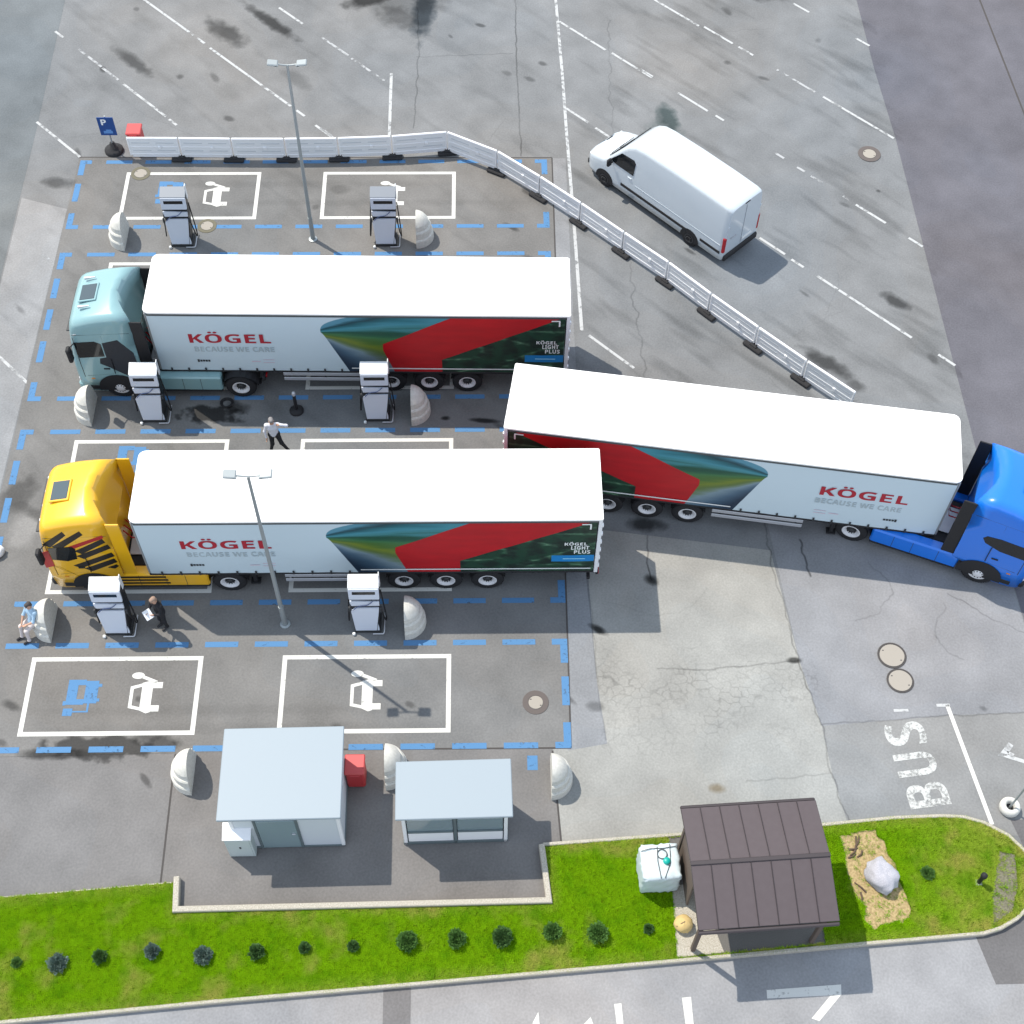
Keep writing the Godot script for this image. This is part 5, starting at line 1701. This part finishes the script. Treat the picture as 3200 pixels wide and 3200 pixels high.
	gm.backlight_enabled = true
	gm.backlight = Color(0.2, 0.25, 0.02)
	var o = MultiMeshInstance3D.new()
	o.name = "grass"
	o.multimesh = mm
	o.material_override = gm
	add_child(o)
	tag(o, "short green grass growing in the kerbed strip", "grass")
	o.set_meta("kind", "stuff")

# ------------------------------------------------------------------ small buildings
func buildings():
	var shed_m = mat("shed_roof", lin(0.242, 0.288, 0.325), 0.55)
	var wall_m = mat("shed_wall", lin(0.52, 0.56, 0.60), 0.55)
	var grey = mat("cabinet_grey", lin(0.42, 0.48, 0.48), 0.5)
	var win = mat("shed_glass", lin(0.20, 0.27, 0.29), 0.12)
	var trim = mat("shed_trim", lin(0.10, 0.13, 0.14), 0.5)
	# site cabin
	var t = thing("site_cabin", "pale blue flat-roofed cabin with a grey door beside red bin", "cabin", Vector3(-5.53, 0, -15.1), 0.014)
	var W = 2.9
	var Dp = 2.2
	var wl = part("wall", bx(Vector3(0.05, 1.22, 0), Vector3(W, 2.42, Dp), 0.02), wall_m, t)
	part("roof", bx(Vector3(-0.01, 2.47, -0.02), Vector3(3.26, 0.09, 2.64), 0.02), shed_m, t)
	part("fascia", bx(Vector3(-0.01, 2.395, -0.02), Vector3(3.14, 0.06, 2.52), 0.01), trim, t)
	var dr = part("door", bx(Vector3(-0.2, 0.98, Dp / 2 + 0.012), Vector3(1.05, 1.9, 0.04), 0.01), win, t)
	part("door_frame", bx(Vector3(-0.76, 1.0, Dp / 2 + 0.02), Vector3(0.07, 2.0, 0.05), 0.01), trim, dr)
	part("door_frame", bx(Vector3(0.36, 1.0, Dp / 2 + 0.02), Vector3(0.07, 2.0, 0.05), 0.01), trim, dr)
	part("handle", bx(Vector3(0.22, 1.05, Dp / 2 + 0.05), Vector3(0.1, 0.03, 0.04), 0.008), M.alu, dr)
	part("plinth", bx(Vector3(0.05, 0.04, 0), Vector3(W + 0.06, 0.08, Dp + 0.06), 0.01), trim, t)
	for s in [-1, 1]:
		part("corner_post", bx(Vector3(0.05 + s * (W / 2 - 0.02), 1.2, Dp / 2 - 0.02), Vector3(0.1, 2.36, 0.1), 0.015), M.frame_white, t)
	# meter cabinet in front of it
	t = thing("meter_cabinet", "grey metal cabinet with sloped top standing before cabin corner", "cabinet", Vector3(-6.79, 0, -13.92), 0.0)
	var m = MB.new()
	m.prism([Vector2(0.20, 0.02), Vector2(0.20, 1.27), Vector2(-0.14, 1.42), Vector2(-0.20, 1.42), Vector2(-0.20, 0.02)], Vector3.ZERO, Vector3(0, 0, 1), Vector3.UP, Vector3(1, 0, 0), -0.36, 0.36)
	part("body", m.mesh(), grey, t)
	m = MB.new()
	m.prism([Vector2(0.23, 1.28), Vector2(0.23, 1.32), Vector2(-0.14, 1.475), Vector2(-0.22, 1.475), Vector2(-0.22, 1.435), Vector2(-0.14, 1.435)], Vector3.ZERO, Vector3(0, 0, 1), Vector3.UP, Vector3(1, 0, 0), -0.385, 0.385)
	part("cover", m.mesh(), M.frame_white, t)
	part("door", bx(Vector3(0, 0.65, 0.206), Vector3(0.62, 1.12, 0.02), 0.008), grey, t)
	part("lock", bx(Vector3(0.02, 0.72, 0.222), Vector3(0.05, 0.1, 0.02), 0.006), M.dark, t)
	# glazed kiosk
	t = thing("glazed_kiosk", "long pale-roofed kiosk with two wide front windows", "kiosk", Vector3(-0.93, 0, -14.68), 0.02)
	W = 2.86
	Dp = 1.26
	part("roof", bx(Vector3(0, 2.3, 0.0), Vector3(3.12, 0.08, 1.66), 0.02), shed_m, t)
	part("fascia", bx(Vector3(0, 2.23, 0.0), Vector3(3.0, 0.06, 1.54), 0.01), trim, t)
	part("wall", bx(Vector3(0, 1.1, -Dp / 2 + 0.03), Vector3(W, 2.2, 0.06), 0.01), wall_m, t)
	for s in [-1, 1]:
		part("side_wall", bx(Vector3(s * (W / 2 - 0.03), 1.1, 0), Vector3(0.06, 2.2, Dp - 0.14), 0.01), wall_m, t)
		part("post", bx(Vector3(s * (W / 2 - 0.05), 1.1, Dp / 2 - 0.04), Vector3(0.1, 2.2, 0.1), 0.012), M.frame_white, t)
		var bay = part("lower_panel", bx(Vector3(s * 0.68, 0.48, Dp / 2 - 0.03), Vector3(1.24, 0.62, 0.04), 0.01), M.frame_white, t)
		part("rail", bx(Vector3(s * 0.68, 0.84, Dp / 2 - 0.02), Vector3(1.24, 0.08, 0.06), 0.01), trim, bay)
		var pane = part("window", bx(Vector3(s * 0.68, 1.5, Dp / 2 - 0.04), Vector3(1.24, 1.24, 0.02), 0.004), M.pane, t) if M.has("pane") else null
		part("shelf", bx(Vector3(s * 0.68, 1.28, 0.05), Vector3(1.2, 0.05, 0.8), 0.01), M.frame_white, t)
	part("mullion", bx(Vector3(0, 1.1, Dp / 2 - 0.03), Vector3(0.09, 2.2, 0.08), 0.01), trim, t)
	part("plinth", bx(Vector3(0, 0.08, 0), Vector3(W + 0.04, 0.16, Dp + 0.02), 0.01), trim, t)
	# shelter with brown metal roof
	t = thing("bus_shelter", "open shelter with brown pitched standing-seam metal roof on the lawn", "shelter", Vector3(6.94, 0.075, -12.42), 0.055)
	var brown = mottle(mat("brown_roof", lin(0.072, 0.056, 0.060), 0.5), 371, 0.03, [0.95, 0.94, 0.94], [1, 1, 1], 0.5)
	var seam_m = mat("brown_seam", lin(0.034, 0.026, 0.029), 0.5)
	var hw = 1.8
	for s in [-1, 1]:
		var slope = Vector3(0, -0.33, s * 1.6)
		var up = Vector3(0, 1.6, s * 0.33).normalized()
		var r = part("roof", (func():
			var q = MB.new()
			q.prism([Vector2(-hw, 0), Vector2(hw, 0), Vector2(hw, slope.length()), Vector2(-hw, slope.length())], Vector3(0, 2.90, s * 0.012), Vector3(1, 0, 0), slope.normalized(), up, -0.05, 0.0)
			return q.mesh()).call(), seam_m, t)
		for k in 7:
			var x0 = -hw + 0.012 + k * (hw * 2 / 7.0)
			var q = MB.new()
			q.prism([Vector2(x0, 0.02), Vector2(x0 + hw * 2 / 7.0 - 0.024, 0.02), Vector2(x0 + hw * 2 / 7.0 - 0.024, slope.length() - 0.01), Vector2(x0, slope.length() - 0.01)], Vector3(0, 2.90, s * 0.012), Vector3(1, 0, 0), slope.normalized(), up, 0.001, 0.008)
			part("roof_sheet", q.mesh(), brown, t)
			if k > 0:
				var f = MB.new()
				f.prism([Vector2(x0 - 0.018, 0.02), Vector2(x0 - 0.006, 0.02), Vector2(x0 - 0.006, slope.length() - 0.01), Vector2(x0 - 0.018, slope.length() - 0.01)], Vector3(0, 2.90, s * 0.012), Vector3(1, 0, 0), slope.normalized(), up, 0.001, 0.03)
				part("standing_seam", f.mesh(), seam_m, t)
		part("gutter", bx(Vector3(0, 2.50, s * 1.66), Vector3(3.6, 0.09, 0.1), 0.03), seam_m, t)
	part("ridge_cap", bx(Vector3(0, 2.915, 0), Vector3(3.62, 0.05, 0.12), 0.02), seam_m, t)
	for sx in [-1, 1]:
		for sz in [-1, 1]:
			part("post", bx(Vector3(sx * 1.6, 1.26, sz * 1.35), Vector3(0.12, 2.52, 0.12), 0.012), M.timber, t)
		part("side_panel", bx(Vector3(sx * 1.6, 1.05, -0.55), Vector3(0.05, 1.9, 1.46), 0.01), M.timber, t)
		var gb = MB.new()
		gb.prism([Vector2(-1.5, 2.48), Vector2(1.5, 2.48), Vector2(0, 2.82)], Vector3(sx * 1.72, 0, 0), Vector3(0, 0, 1), Vector3.UP, Vector3(sx, 0, 0), -0.02, 0.02)
		part("gable", gb.mesh(), M.timber_pale, t)
	part("back_wall", bx(Vector3(0, 1.05, -1.35), Vector3(3.06, 1.9, 0.06), 0.01), M.timber, t)
	for k in 3: part("bench_slat", bx(Vector3(0, 0.46, -1.15 + 0.14 * k), Vector3(2.8, 0.04, 0.11), 0.01), M.timber_pale, t)
	for x in [-1.2, 0.0, 1.2]: part("bench_leg", bx(Vector3(x, 0.22, -1.0), Vector3(0.06, 0.44, 0.36), 0.01), M.dark, t)

func vehicles():
	var tr = make_trailer("white-roofed curtain trailer behind the mint green truck")
	tr.position = Vector3(-4.077, -0.006, -31.318)
	tr.rotation.y = -0.017
	var t2 = copy_of(tr, "white-roofed curtain trailer behind the yellow striped truck", Vector3(-3.456, -0.006, -23.452), -0.001)
	var t3 = copy_of(tr, "white-roofed curtain trailer behind the blue truck, turned to the right", Vector3(7.46, -0.014, -25.705), PI - 0.157)
	for c in t3.get_children():
		if String(c.name).begins_with("rear_door"): c.material_override = M.pink_door
	make_tractor("mint green cab-over truck with dark side graphic", Vector3(-13.63, -0.006, -31.2), -0.017, M.paint_green, "green")
	make_tractor("yellow truck with black diagonal stripes", Vector3(-13.3, -0.006, -23.47), 0.0, M.paint_yellow, "yellow")
	make_tractor("bright blue truck cut by the right picture edge", Vector3(16.97, -0.014, -23.01), deg_to_rad(157.4), M.paint_blue, "blue")
	make_van(Vector3(6.93, -0.018, -39.0), deg_to_rad(-46.8))

func furniture():
	# charging stations
	make_charger("charging station in the empty back bay near the mint green truck's cab roof", Vector3(-11.12, -0.006, -36.95), M.charger_grey)
	make_charger("charging station in the back bay, to the right of the far lamp post", Vector3(-3.64, -0.006, -36.93), M.charger_grey)
	make_charger("charging station beside the mint green truck's front wheel", Vector3(-11.12, -0.006, -28.85))
	make_charger("charging station in front of the mint green truck's trailer wheels", Vector3(-3.64, -0.006, -28.84))
	make_charger("charging station beside the yellow truck's front wheel", Vector3(-11.19, -0.006, -20.74))
	make_charger("charging station in front of the yellow truck's trailer wheels", Vector3(-3.64, -0.006, -20.76))
	# half domes of concrete
	var dm = dome_mesh()
	for q in [[-13.2, -37.35, 0.0, "concrete half dome left of the far left charging station"], [-2.52, -37.42, PI, "concrete half dome right of the far right charging station"], [-13.2, -29.3, 0.0, "concrete half dome in front of the mint green truck's cab"], [-2.5, -29.25, PI, "concrete half dome in front of the mint green truck's trailer wheels"], [-13.2, -21.1, 0.0, "concrete half dome with a person sitting on it"], [-2.5, -21.1, PI, "concrete half dome in front of the yellow truck's trailer wheels"], [-8.42, -16.16, 0.0, "concrete half dome left of the pale blue cabin"], [-2.92, -16.25, PI, "concrete half dome tucked behind the glazed kiosk"], [1.78, -15.9, PI, "concrete half dome right of the glazed kiosk"]]:
		var o = solo("concrete_dome", dm, M.concrete, q[3], "bollard", "concrete half domes guarding the chargers")
		o.position = Vector3(q[0], -0.012, q[1])
		o.rotation.y = q[2]
	# barrier
	var J = [Vector2(-13.62, -41.6), Vector2(-11.64, -41.58), Vector2(-9.64, -41.54), Vector2(-7.62, -41.53), Vector2(-5.6, -41.56), Vector2(-3.55, -41.66), Vector2(-1.42, -41.9), Vector2(0.50, -40.83), Vector2(2.08, -39.45), Vector2(3.55, -38.05), Vector2(5.05, -36.55), Vector2(6.55, -35.07), Vector2(7.93, -33.55), Vector2(9.42, -32.0), Vector2(10.9, -30.5), Vector2(12.35, -29.1)]
	var ordn = ["first", "second", "third", "fourth", "fifth", "sixth", "seventh", "eighth", "ninth"]
	for k in J.size() - 1:
		var lb
		if k < 6: lb = "white barrier panel, %s from the blue sign in the straight row" % ordn[k]
		else: lb = "white barrier panel, %s down the slanted row beside the van" % ordn[k - 6]
		make_panel(lb, J[k], J[k + 1])
	make_lamp("tall lamp post rising in front of the yellow truck's trailer", Vector3(-6.18, -0.006, -21.05))
	make_lamp("tall lamp post at the back between the two empty bays", Vector3(-6.35, -0.006, -37.29))
	# manholes
	make_manhole("pale round manhole on the corner of the far left bay outline", -13.15, -40.79, 0.37, M.ring_olive, M.lid_pale)
	make_manhole("pale manhole beside the far left charging station", -10.33, -37.99, 0.36, M.ring_olive, M.lid_pale)
	make_manhole("round manhole with brown ring in the near right bay", 1.41, -18.34, 0.39, M.lid_brown, M.lid_pale, 0.58)
	make_manhole("pale manhole in the yard, upper one of the touching pair", 12.25, -19.80, 0.44, M.ring_dark, M.lid_pale, 0.88)
	make_manhole("pale manhole in the yard, lower one of the touching pair", 12.36, -18.95, 0.41, M.ring_dark, M.lid_pale, 0.88)
	make_manhole("small manhole with dark ring far right beside the access road", 15.02, -41.79, 0.44, M.lid_brown, M.lid_pale, 0.6)
	# parking sign on a portable base
	var t = thing("parking_sign", "blue parking sign on a black portable base", "sign", Vector3(-14.33, -0.02, -42.05), 0.0)
	var m = MB.new()
	m.smooth(true)
	m.lathe([Vector2(0.36, 0), Vector2(0.36, 0.1), Vector2(0.3, 0.16), Vector2(0.14, 0.2), Vector2(0.1, 0.42), Vector2(0, 0.43)], Vector3.ZERO, Basis(), 20)
	part("base", m.mesh(), M.rubber, t)
	m = MB.new()
	m.tube([Vector3(0, 0.3, 0), Vector3(0, 1.72, 0)], 0.03, 0.03, 10)
	part("pole", m.mesh(), M.galv, t)
	var pl = part("panel", bx(Vector3(0, 1.27, 0.05), Vector3(0.62, 0.86, 0.03), 0.01), M.sign_blue, t)
	letters("lettering", "P", pl, Vector3(-0.08, 1.48, 0.068), 0.2, 0.27, M.white_print)
	part("pictogram", bx(Vector3(0, 1.0, 0.067), Vector3(0.34, 0.12, 0.004), 0.002), M.sign_pale, pl)
	part("pictogram", bx(Vector3(0.03, 1.09, 0.067), Vector3(0.2, 0.07, 0.004), 0.002), M.sign_pale, pl)
	# red bins
	var b = thing("red_bin", "red box standing behind the barrier next to the blue sign", "bin", Vector3(-13.40, -0.02, -42.18), 0.0, "red plastic boxes")
	part("body", bx(Vector3(0, 0.47, 0), Vector3(0.52, 0.92, 0.56), 0.05), M.red_plastic, b)
	part("lid", bx(Vector3(0, 0.96, 0), Vector3(0.57, 0.10, 0.62), 0.04), M.red_lid, b)
	part("handle", bx(Vector3(0, 0.93, 0.32), Vector3(0.3, 0.04, 0.05), 0.015), M.red_plastic, b)
	var b2 = copy_of(b, "red box standing between the cabin and the kiosk", Vector3(-3.75, -0.012, -16.0), 0.0)
	# dark delineator post with round base
	t = thing("delineator_post", "black post with grey top on a round base beside green truck", "post", Vector3(-6.40, -0.006, -29.28))
	m = MB.new()
	m.smooth(true)
	m.lathe([Vector2(0.24, 0), Vector2(0.24, 0.05), Vector2(0.18, 0.09), Vector2(0.06, 0.12), Vector2(0, 0.12)], Vector3.ZERO, Basis(), 20)
	part("base", m.mesh(), M.black, t)
	m = MB.new()
	m.smooth(true)
	m.tube([Vector3(0, 0.1, 0), Vector3(0, 0.9, 0)], 0.06, 0.055, 10)
	part("post", m.mesh(), M.black, t)
	m = MB.new()
	m.smooth(true)
	m.lathe([Vector2(0.062, 0.86), Vector2(0.066, 0.95), Vector2(0.05, 1.0), Vector2(0, 1.01)], Vector3.ZERO, Basis(), 12)
	part("cap", m.mesh(), M.alu, t)
	# coil of cable on the ground
	m = MB.new()
	m.smooth(true)
	var pts = []
	for k in 40:
		var a = TAU * k / 13.0
		pts.append(Vector3(cos(a) * (0.15 + 0.002 * k), 0.02 + 0.0016 * k, sin(a) * (0.13 + 0.002 * k)))
	m.tube(pts, 0.02, 0.02, 6)
	var co = solo("cable_coil", m.mesh(), M.black, "black coil of cable lying beside the green truck", "cable")
	co.position = Vector3(-8.78, -0.006, -29.6)
	# white sack at the left edge
	m = MB.new()
	m.smooth(true)
	var sn = noise(401, 1.8)
	ball(m, Vector3(0, 0.15, 0), Vector3(0.28, 0.17, 0.24), 14, 9, sn, 0.35)
	var sk = solo("white_sack", m.mesh(), M.frame_white, "white sack lying at the left picture edge", "sack")
	sk.position = Vector3(-15.42, -0.016, -23.66)
	# wrapped tank
	t = thing("water_tank", "white plastic-wrapped tank with teal cap beside the brown shelter", "tank", Vector3(4.60, 0.075, -13.02), 0.06)
	m = MB.new()
	m.smooth(true)
	var tn = noise(411, 2.6)
	wrapped(m, Vector3(1.06, 1.12, 1.0), tn)
	part("body", m.mesh(), M.tank, t)
	m = MB.new()
	m.smooth(true)
	m.lathe([Vector2(0.10, 1.12), Vector2(0.10, 1.22), Vector2(0.08, 1.245), Vector2(0, 1.25)], Vector3(0.16, 0, 0.02), Basis(), 16)
	part("cap", m.mesh(), M.teal, t)
	m = MB.new()
	m.smooth(true)
	for q in [[[-0.5, -0.3], [-0.2, -0.36], [0.1, -0.34], [0.5, -0.38]], [[-0.05, -0.4], [-0.08, 0.0], [-0.05, 0.49]], [[0.3, -0.45], [0.26, 0.05], [0.05, 0.49]]]:
		var cp = []
		for p in q: cp.append(Vector3(p[0], 1.185, p[1]))
		m.tube(cp, 0.011, 0.011, 6)
	var lp = []
	for k in 17: lp.append(Vector3(0.06 + 0.13 * cos(TAU * k / 16.0), 1.19, -0.18 + 0.13 * sin(TAU * k / 16.0)))
	m.tube(lp, 0.014, 0.014, 6, false)
	part("cord", m.mesh(), M.dark_grey, t)
	part("pallet", bx(Vector3(0, 0.03, 0), Vector3(1.0, 0.06, 0.95), 0.01), M.timber, t)
	# pale yellow bundle
	m = MB.new()
	m.smooth(true)
	ball(m, Vector3(0, 0.2, 0), Vector3(0.25, 0.22, 0.24), 16, 10, noise(421, 2.2), 0.22)
	t = thing("yellow_sack", "pale yellow sack lying beside the brown shelter's corner", "sack", Vector3(5.20, 0.08, -11.62))
	part("body", m.mesh(), M.yellow_sack, t)
	m = MB.new()
	m.smooth(true)
	m.tube([Vector3(-0.2, 0.3, 0.1), Vector3(0, 0.43, 0.02), Vector3(0.2, 0.31, -0.08)], 0.012, 0.012, 6)
	part("tie", m.mesh(), M.timber, t)
	# boulder
	m = MB.new()
	m.smooth(true)
	ball(m, Vector3(0, 0.22, 0), Vector3(0.42, 0.34, 0.52), 26, 16, noise(437, 0.8), 0.38)
	var rk = solo("boulder", m.mesh(), M.boulder, "pale grey boulder on the bare straw patch", "rock")
	rk.position = Vector3(10.74, 0.07, -12.86)
	rk.rotation.y = 0.4
	# small dark garden light, post on round base
	t = thing("garden_light", "short black garden light in the lawn's rounded end", "light", Vector3(13.44, 0.07, -12.72))
	m = MB.new()
	m.smooth(true)
	m.lathe([Vector2(0.06, 0), Vector2(0.055, 0.5), Vector2(0.09, 0.52), Vector2(0.09, 0.6), Vector2(0.04, 0.66), Vector2(0, 0.67)], Vector3.ZERO, Basis(), 14)
	part("post", m.mesh(), M.black, t)
	part("foot", bx(Vector3(0, 0.03, 0), Vector3(0.18, 0.06, 0.18), 0.015), M.alu, t)
	t = thing("weighted_post", "grey post in a pale ring-shaped weight at the right edge", "post", Vector3(14.76, -0.012, -14.88))
	m = MB.new()
	m.smooth(true)
	m.lathe([Vector2(0.11, 0.02), Vector2(0.12, 0.22), Vector2(0.17, 0.29), Vector2(0.24, 0.28), Vector2(0.29, 0.18), Vector2(0.29, 0.06), Vector2(0.26, 0.0)], Vector3.ZERO, Basis(), 24)
	part("ring_weight", m.mesh(), M.concrete, t)
	m = MB.new()
	m.smooth(true)
	m.lathe([Vector2(0.12, 0.10), Vector2(0.05, 0.10)], Vector3.ZERO, Basis(), 16)
	part("socket", m.mesh(), M.black, t)
	m = MB.new()
	m.smooth(true)
	m.tube([Vector3(0, 0.02, 0), Vector3(0, 2.3, 0)], 0.03, 0.03, 10)
	part("pole", m.mesh(), M.galv, t)

func ball(m, c, r, nu, nv, n, amp):
	var P = []
	for j in nv + 1:
		var row = []
		var b = PI * j / nv
		for i in nu:
			var a = TAU * i / nu
			var d = Vector3(sin(b) * cos(a), cos(b), sin(b) * sin(a))
			var q = 1.0 + amp * n.get_noise_3d(d.x, d.y, d.z)
			var p = c + d * r * q
			p.y = maxf(p.y, 0.0)
			row.append(p)
		P.append(row)
	for j in nv:
		for i in nu:
			var i2 = (i + 1) % nu
			var mid = (P[j][i] + P[j + 1][i2]) * 0.5 - c
			if j > 0: m.tri(P[j][i], P[j][i2], P[j + 1][i2], mid)
			if j < nv - 1: m.tri(P[j][i], P[j + 1][i2], P[j + 1][i], mid)

func wrapped(m, s, n):
	# a cube under loose film: rounded edges and shallow folds
	var N = 14
	for f in 6:
		var ax = f / 2
		var sg = 1.0 if f % 2 == 0 else -1.0
		var G = []
		for j in N + 1:
			var row = []
			for i in N + 1:
				var q = Vector3.ZERO
				q[ax] = sg
				q[(ax + 1) % 3] = 2.0 * i / N - 1.0
				q[(ax + 2) % 3] = 2.0 * j / N - 1.0
				var inner = Vector3(clampf(q.x, -0.8, 0.8), clampf(q.y, -0.8, 0.8), clampf(q.z, -0.8, 0.8))
				var d = (q - inner).normalized()
				var p = inner + d * 0.2
				p *= 1.0 + 0.085 * n.get_noise_3d(q.x, q.y, q.z)
				var w = Vector3(p.x * s.x * 0.5, s.y * 0.5 + p.y * s.y * 0.5 + 0.04, p.z * s.z * 0.5)
				row.append(w)
			G.append(row)
		for j in N:
			for i in N:
				var mid = (G[j][i] + G[j + 1][i + 1]) * 0.5 - Vector3(0, s.y * 0.5, 0)
				m.quad(G[j][i], G[j][i + 1], G[j + 1][i + 1], G[j + 1][i], mid)

func plants():
	var spots = [[-12.46, -10.83, 0.16, 0.26, "leaf_mid", "leftmost small green shrub at the lawn's picture edge"], [-11.37, -10.78, 0.34, 0.38, "leaf_blue", "grey-green spreading shrub, second from the left"], [-10.28, -10.94, 0.24, 0.42, "leaf_dark", "dark green shrub, third from the left"], [-8.93, -11.07, 0.25, 0.48, "leaf_blue", "blue-green upright shrub, fourth from the left"], [-7.58, -10.95, 0.34, 0.40, "leaf_blue", "grey-green round shrub, fifth from the left"], [-6.17, -11.0, 0.27, 0.50, "leaf_dark", "dark green shrub, sixth from the left"], [-4.92, -11.12, 0.19, 0.30, "leaf_dark", "small dark shrub, seventh from the left"], [-3.63, -11.14, 0.18, 0.34, "leaf_dark", "small dark shrub, eighth from the left"], [-2.19, -11.23, 0.36, 0.52, "leaf_mid", "large round green shrub, ninth from the left"], [-0.88, -11.29, 0.33, 0.50, "leaf_mid", "round green shrub, tenth from the left"], [0.34, -11.31, 0.36, 0.54, "leaf_dark", "large dark round shrub, eleventh from the left"], [1.68, -11.44, 0.33, 0.50, "leaf_mid", "round green shrub, twelfth from the left"], [2.90, -11.39, 0.38, 0.52, "leaf_mid", "round green shrub with dark middle, thirteenth from the left"], [4.27, -11.52, 0.16, 0.24, "leaf_dark", "tiny dark shrub nearest the shelter path"], [12.06, -12.97, 0.24, 0.24, "leaf_mid", "low green shrub right of the boulder"]]
	for k in spots.size():
		var q = spots[k]
		make_shrub(q[5], Vector3(q[0], G_TOP - 0.02, q[1]), q[2] * 0.82, q[3] * 0.85, M[q[4]], 500 + k, int(800 + 9000 * q[2] * q[3]))

func people():
	var skin = Color(0.45, 0.27, 0.19)
	var base = {"skin": skin, "lip": Color(0.36, 0.15, 0.12), "eye": Color(0.03, 0.025, 0.02)}
	# walking man in a white shirt, one arm lifted to his head
	var c = base.duplicate()
	c.merge({"hair": Color(0.22, 0.21, 0.21), "shirt": Color(0.66, 0.67, 0.74), "forearm": Color(0.66, 0.67, 0.74), "trousers": Color(0.012, 0.012, 0.018), "shoe": Color(0.02, 0.02, 0.025)})
	var J = {"pelvis": Vector3(0.0, 0.95, 0), "waist": Vector3(0, 1.12, 0), "chest": Vector3(0.0, 1.30, 0), "neck": Vector3(0.0, 1.47, 0), "head": Vector3(0.0, 1.61, 0.01), "face": Vector3(0.35, -0.15, 1.0), "foot": Vector3(0.5, 0, 0.85).normalized(),
		"sl": Vector3(0.18, 1.42, 0.0), "sr": Vector3(-0.18, 1.42, 0.02), "el": Vector3(0.47, 1.44, 0.05), "wl": Vector3(0.27, 1.60, 0.16), "er": Vector3(-0.27, 1.13, 0.05), "wr": Vector3(-0.24, 0.88, 0.12), "pl": Vector3(0, 0.3, 1), "pr": Vector3(0, 0, 1),
		"kl": Vector3(0.20, 0.52, 0.06), "al": Vector3(0.36, 0.09, 0.02), "kr": Vector3(-0.10, 0.50, 0.08), "ar": Vector3(-0.20, 0.09, 0.06)}
	make_person("person in white shirt and black trousers walking behind the yellow truck's trailer", Vector3(-6.92, -0.008, -27.62), J, c)
	# man in black with a white folder
	c = base.duplicate()
	c.merge({"hair": Color(0.30, 0.20, 0.15), "shirt": Color(0.010, 0.010, 0.014), "forearm": Color(0.010, 0.010, 0.014), "trousers": Color(0.008, 0.008, 0.014), "shoe": Color(0.03, 0.03, 0.032)})
	J = {"pelvis": Vector3(0, 0.96, 0), "waist": Vector3(0, 1.13, 0.0), "chest": Vector3(-0.01, 1.32, 0.01), "neck": Vector3(-0.02, 1.49, 0.02), "head": Vector3(-0.05, 1.63, 0.05), "face": Vector3(-0.8, -0.45, 0.6), "foot": Vector3(-0.7, 0, 0.7),
		"sl": Vector3(0.12, 1.43, 0.14), "sr": Vector3(-0.13, 1.43, -0.11), "el": Vector3(0.10, 1.15, 0.26), "wl": Vector3(-0.10, 1.12, 0.26), "er": Vector3(-0.24, 1.16, -0.06), "wr": Vector3(-0.28, 1.14, 0.14), "pl": Vector3(0, 1, 0.2), "pr": Vector3(0, 1, 0.2),
		"kl": Vector3(0.07, 0.50, 0.14), "al": Vector3(0.07, 0.09, 0.06), "kr": Vector3(-0.08, 0.50, 0.02), "ar": Vector3(-0.09, 0.09, -0.07)}
	make_person("person in black holding a white folder beside the yellow truck", Vector3(-9.82, -0.008, -21.03), J, c)
	var f = solo("folder", bx(Vector3.ZERO, Vector3(0.24, 0.02, 0.31), 0.006), M.frame_white, "white folder held by the person in black", "folder")
	f.transform = Transform3D(Basis.from_euler(Vector3(0.55, 0.65, 0.1)), Vector3(-10.09, 1.13, -20.78))
	# seated person on the concrete dome
	c = base.duplicate()
	c.merge({"hair": Color(0.055, 0.05, 0.05), "shirt": Color(0.30, 0.44, 0.58), "forearm": skin, "trousers": Color(0.52, 0.47, 0.46), "shoe": Color(0.012, 0.012, 0.016)})
	J = {"pelvis": Vector3(0, 0.60, 0), "waist": Vector3(0.03, 0.77, -0.05), "chest": Vector3(0.04, 0.97, -0.09), "neck": Vector3(0.04, 1.14, -0.10), "head": Vector3(0.02, 1.29, -0.11), "face": Vector3(-0.75, -0.25, 0.6), "foot": Vector3(-0.8, 0, 0.55),
		"sl": Vector3(0.17, 1.08, 0.02), "sr": Vector3(-0.10, 1.08, -0.22), "el": Vector3(0.10, 0.84, 0.20), "wl": Vector3(-0.10, 0.75, 0.24), "er": Vector3(-0.24, 0.83, -0.06), "wr": Vector3(-0.28, 0.72, 0.14), "pl": Vector3(0, 0.3, 1), "pr": Vector3(0, 0.3, 1),
		"kl": Vector3(-0.16, 0.54, 0.34), "al": Vector3(-0.18, 0.09, 0.40), "kr": Vector3(-0.36, 0.52, 0.16), "ar": Vector3(-0.42, 0.09, 0.26)}
	make_person("person in a light blue top sitting on a concrete half dome", Vector3(-13.66, -0.008, -20.92), J, c)
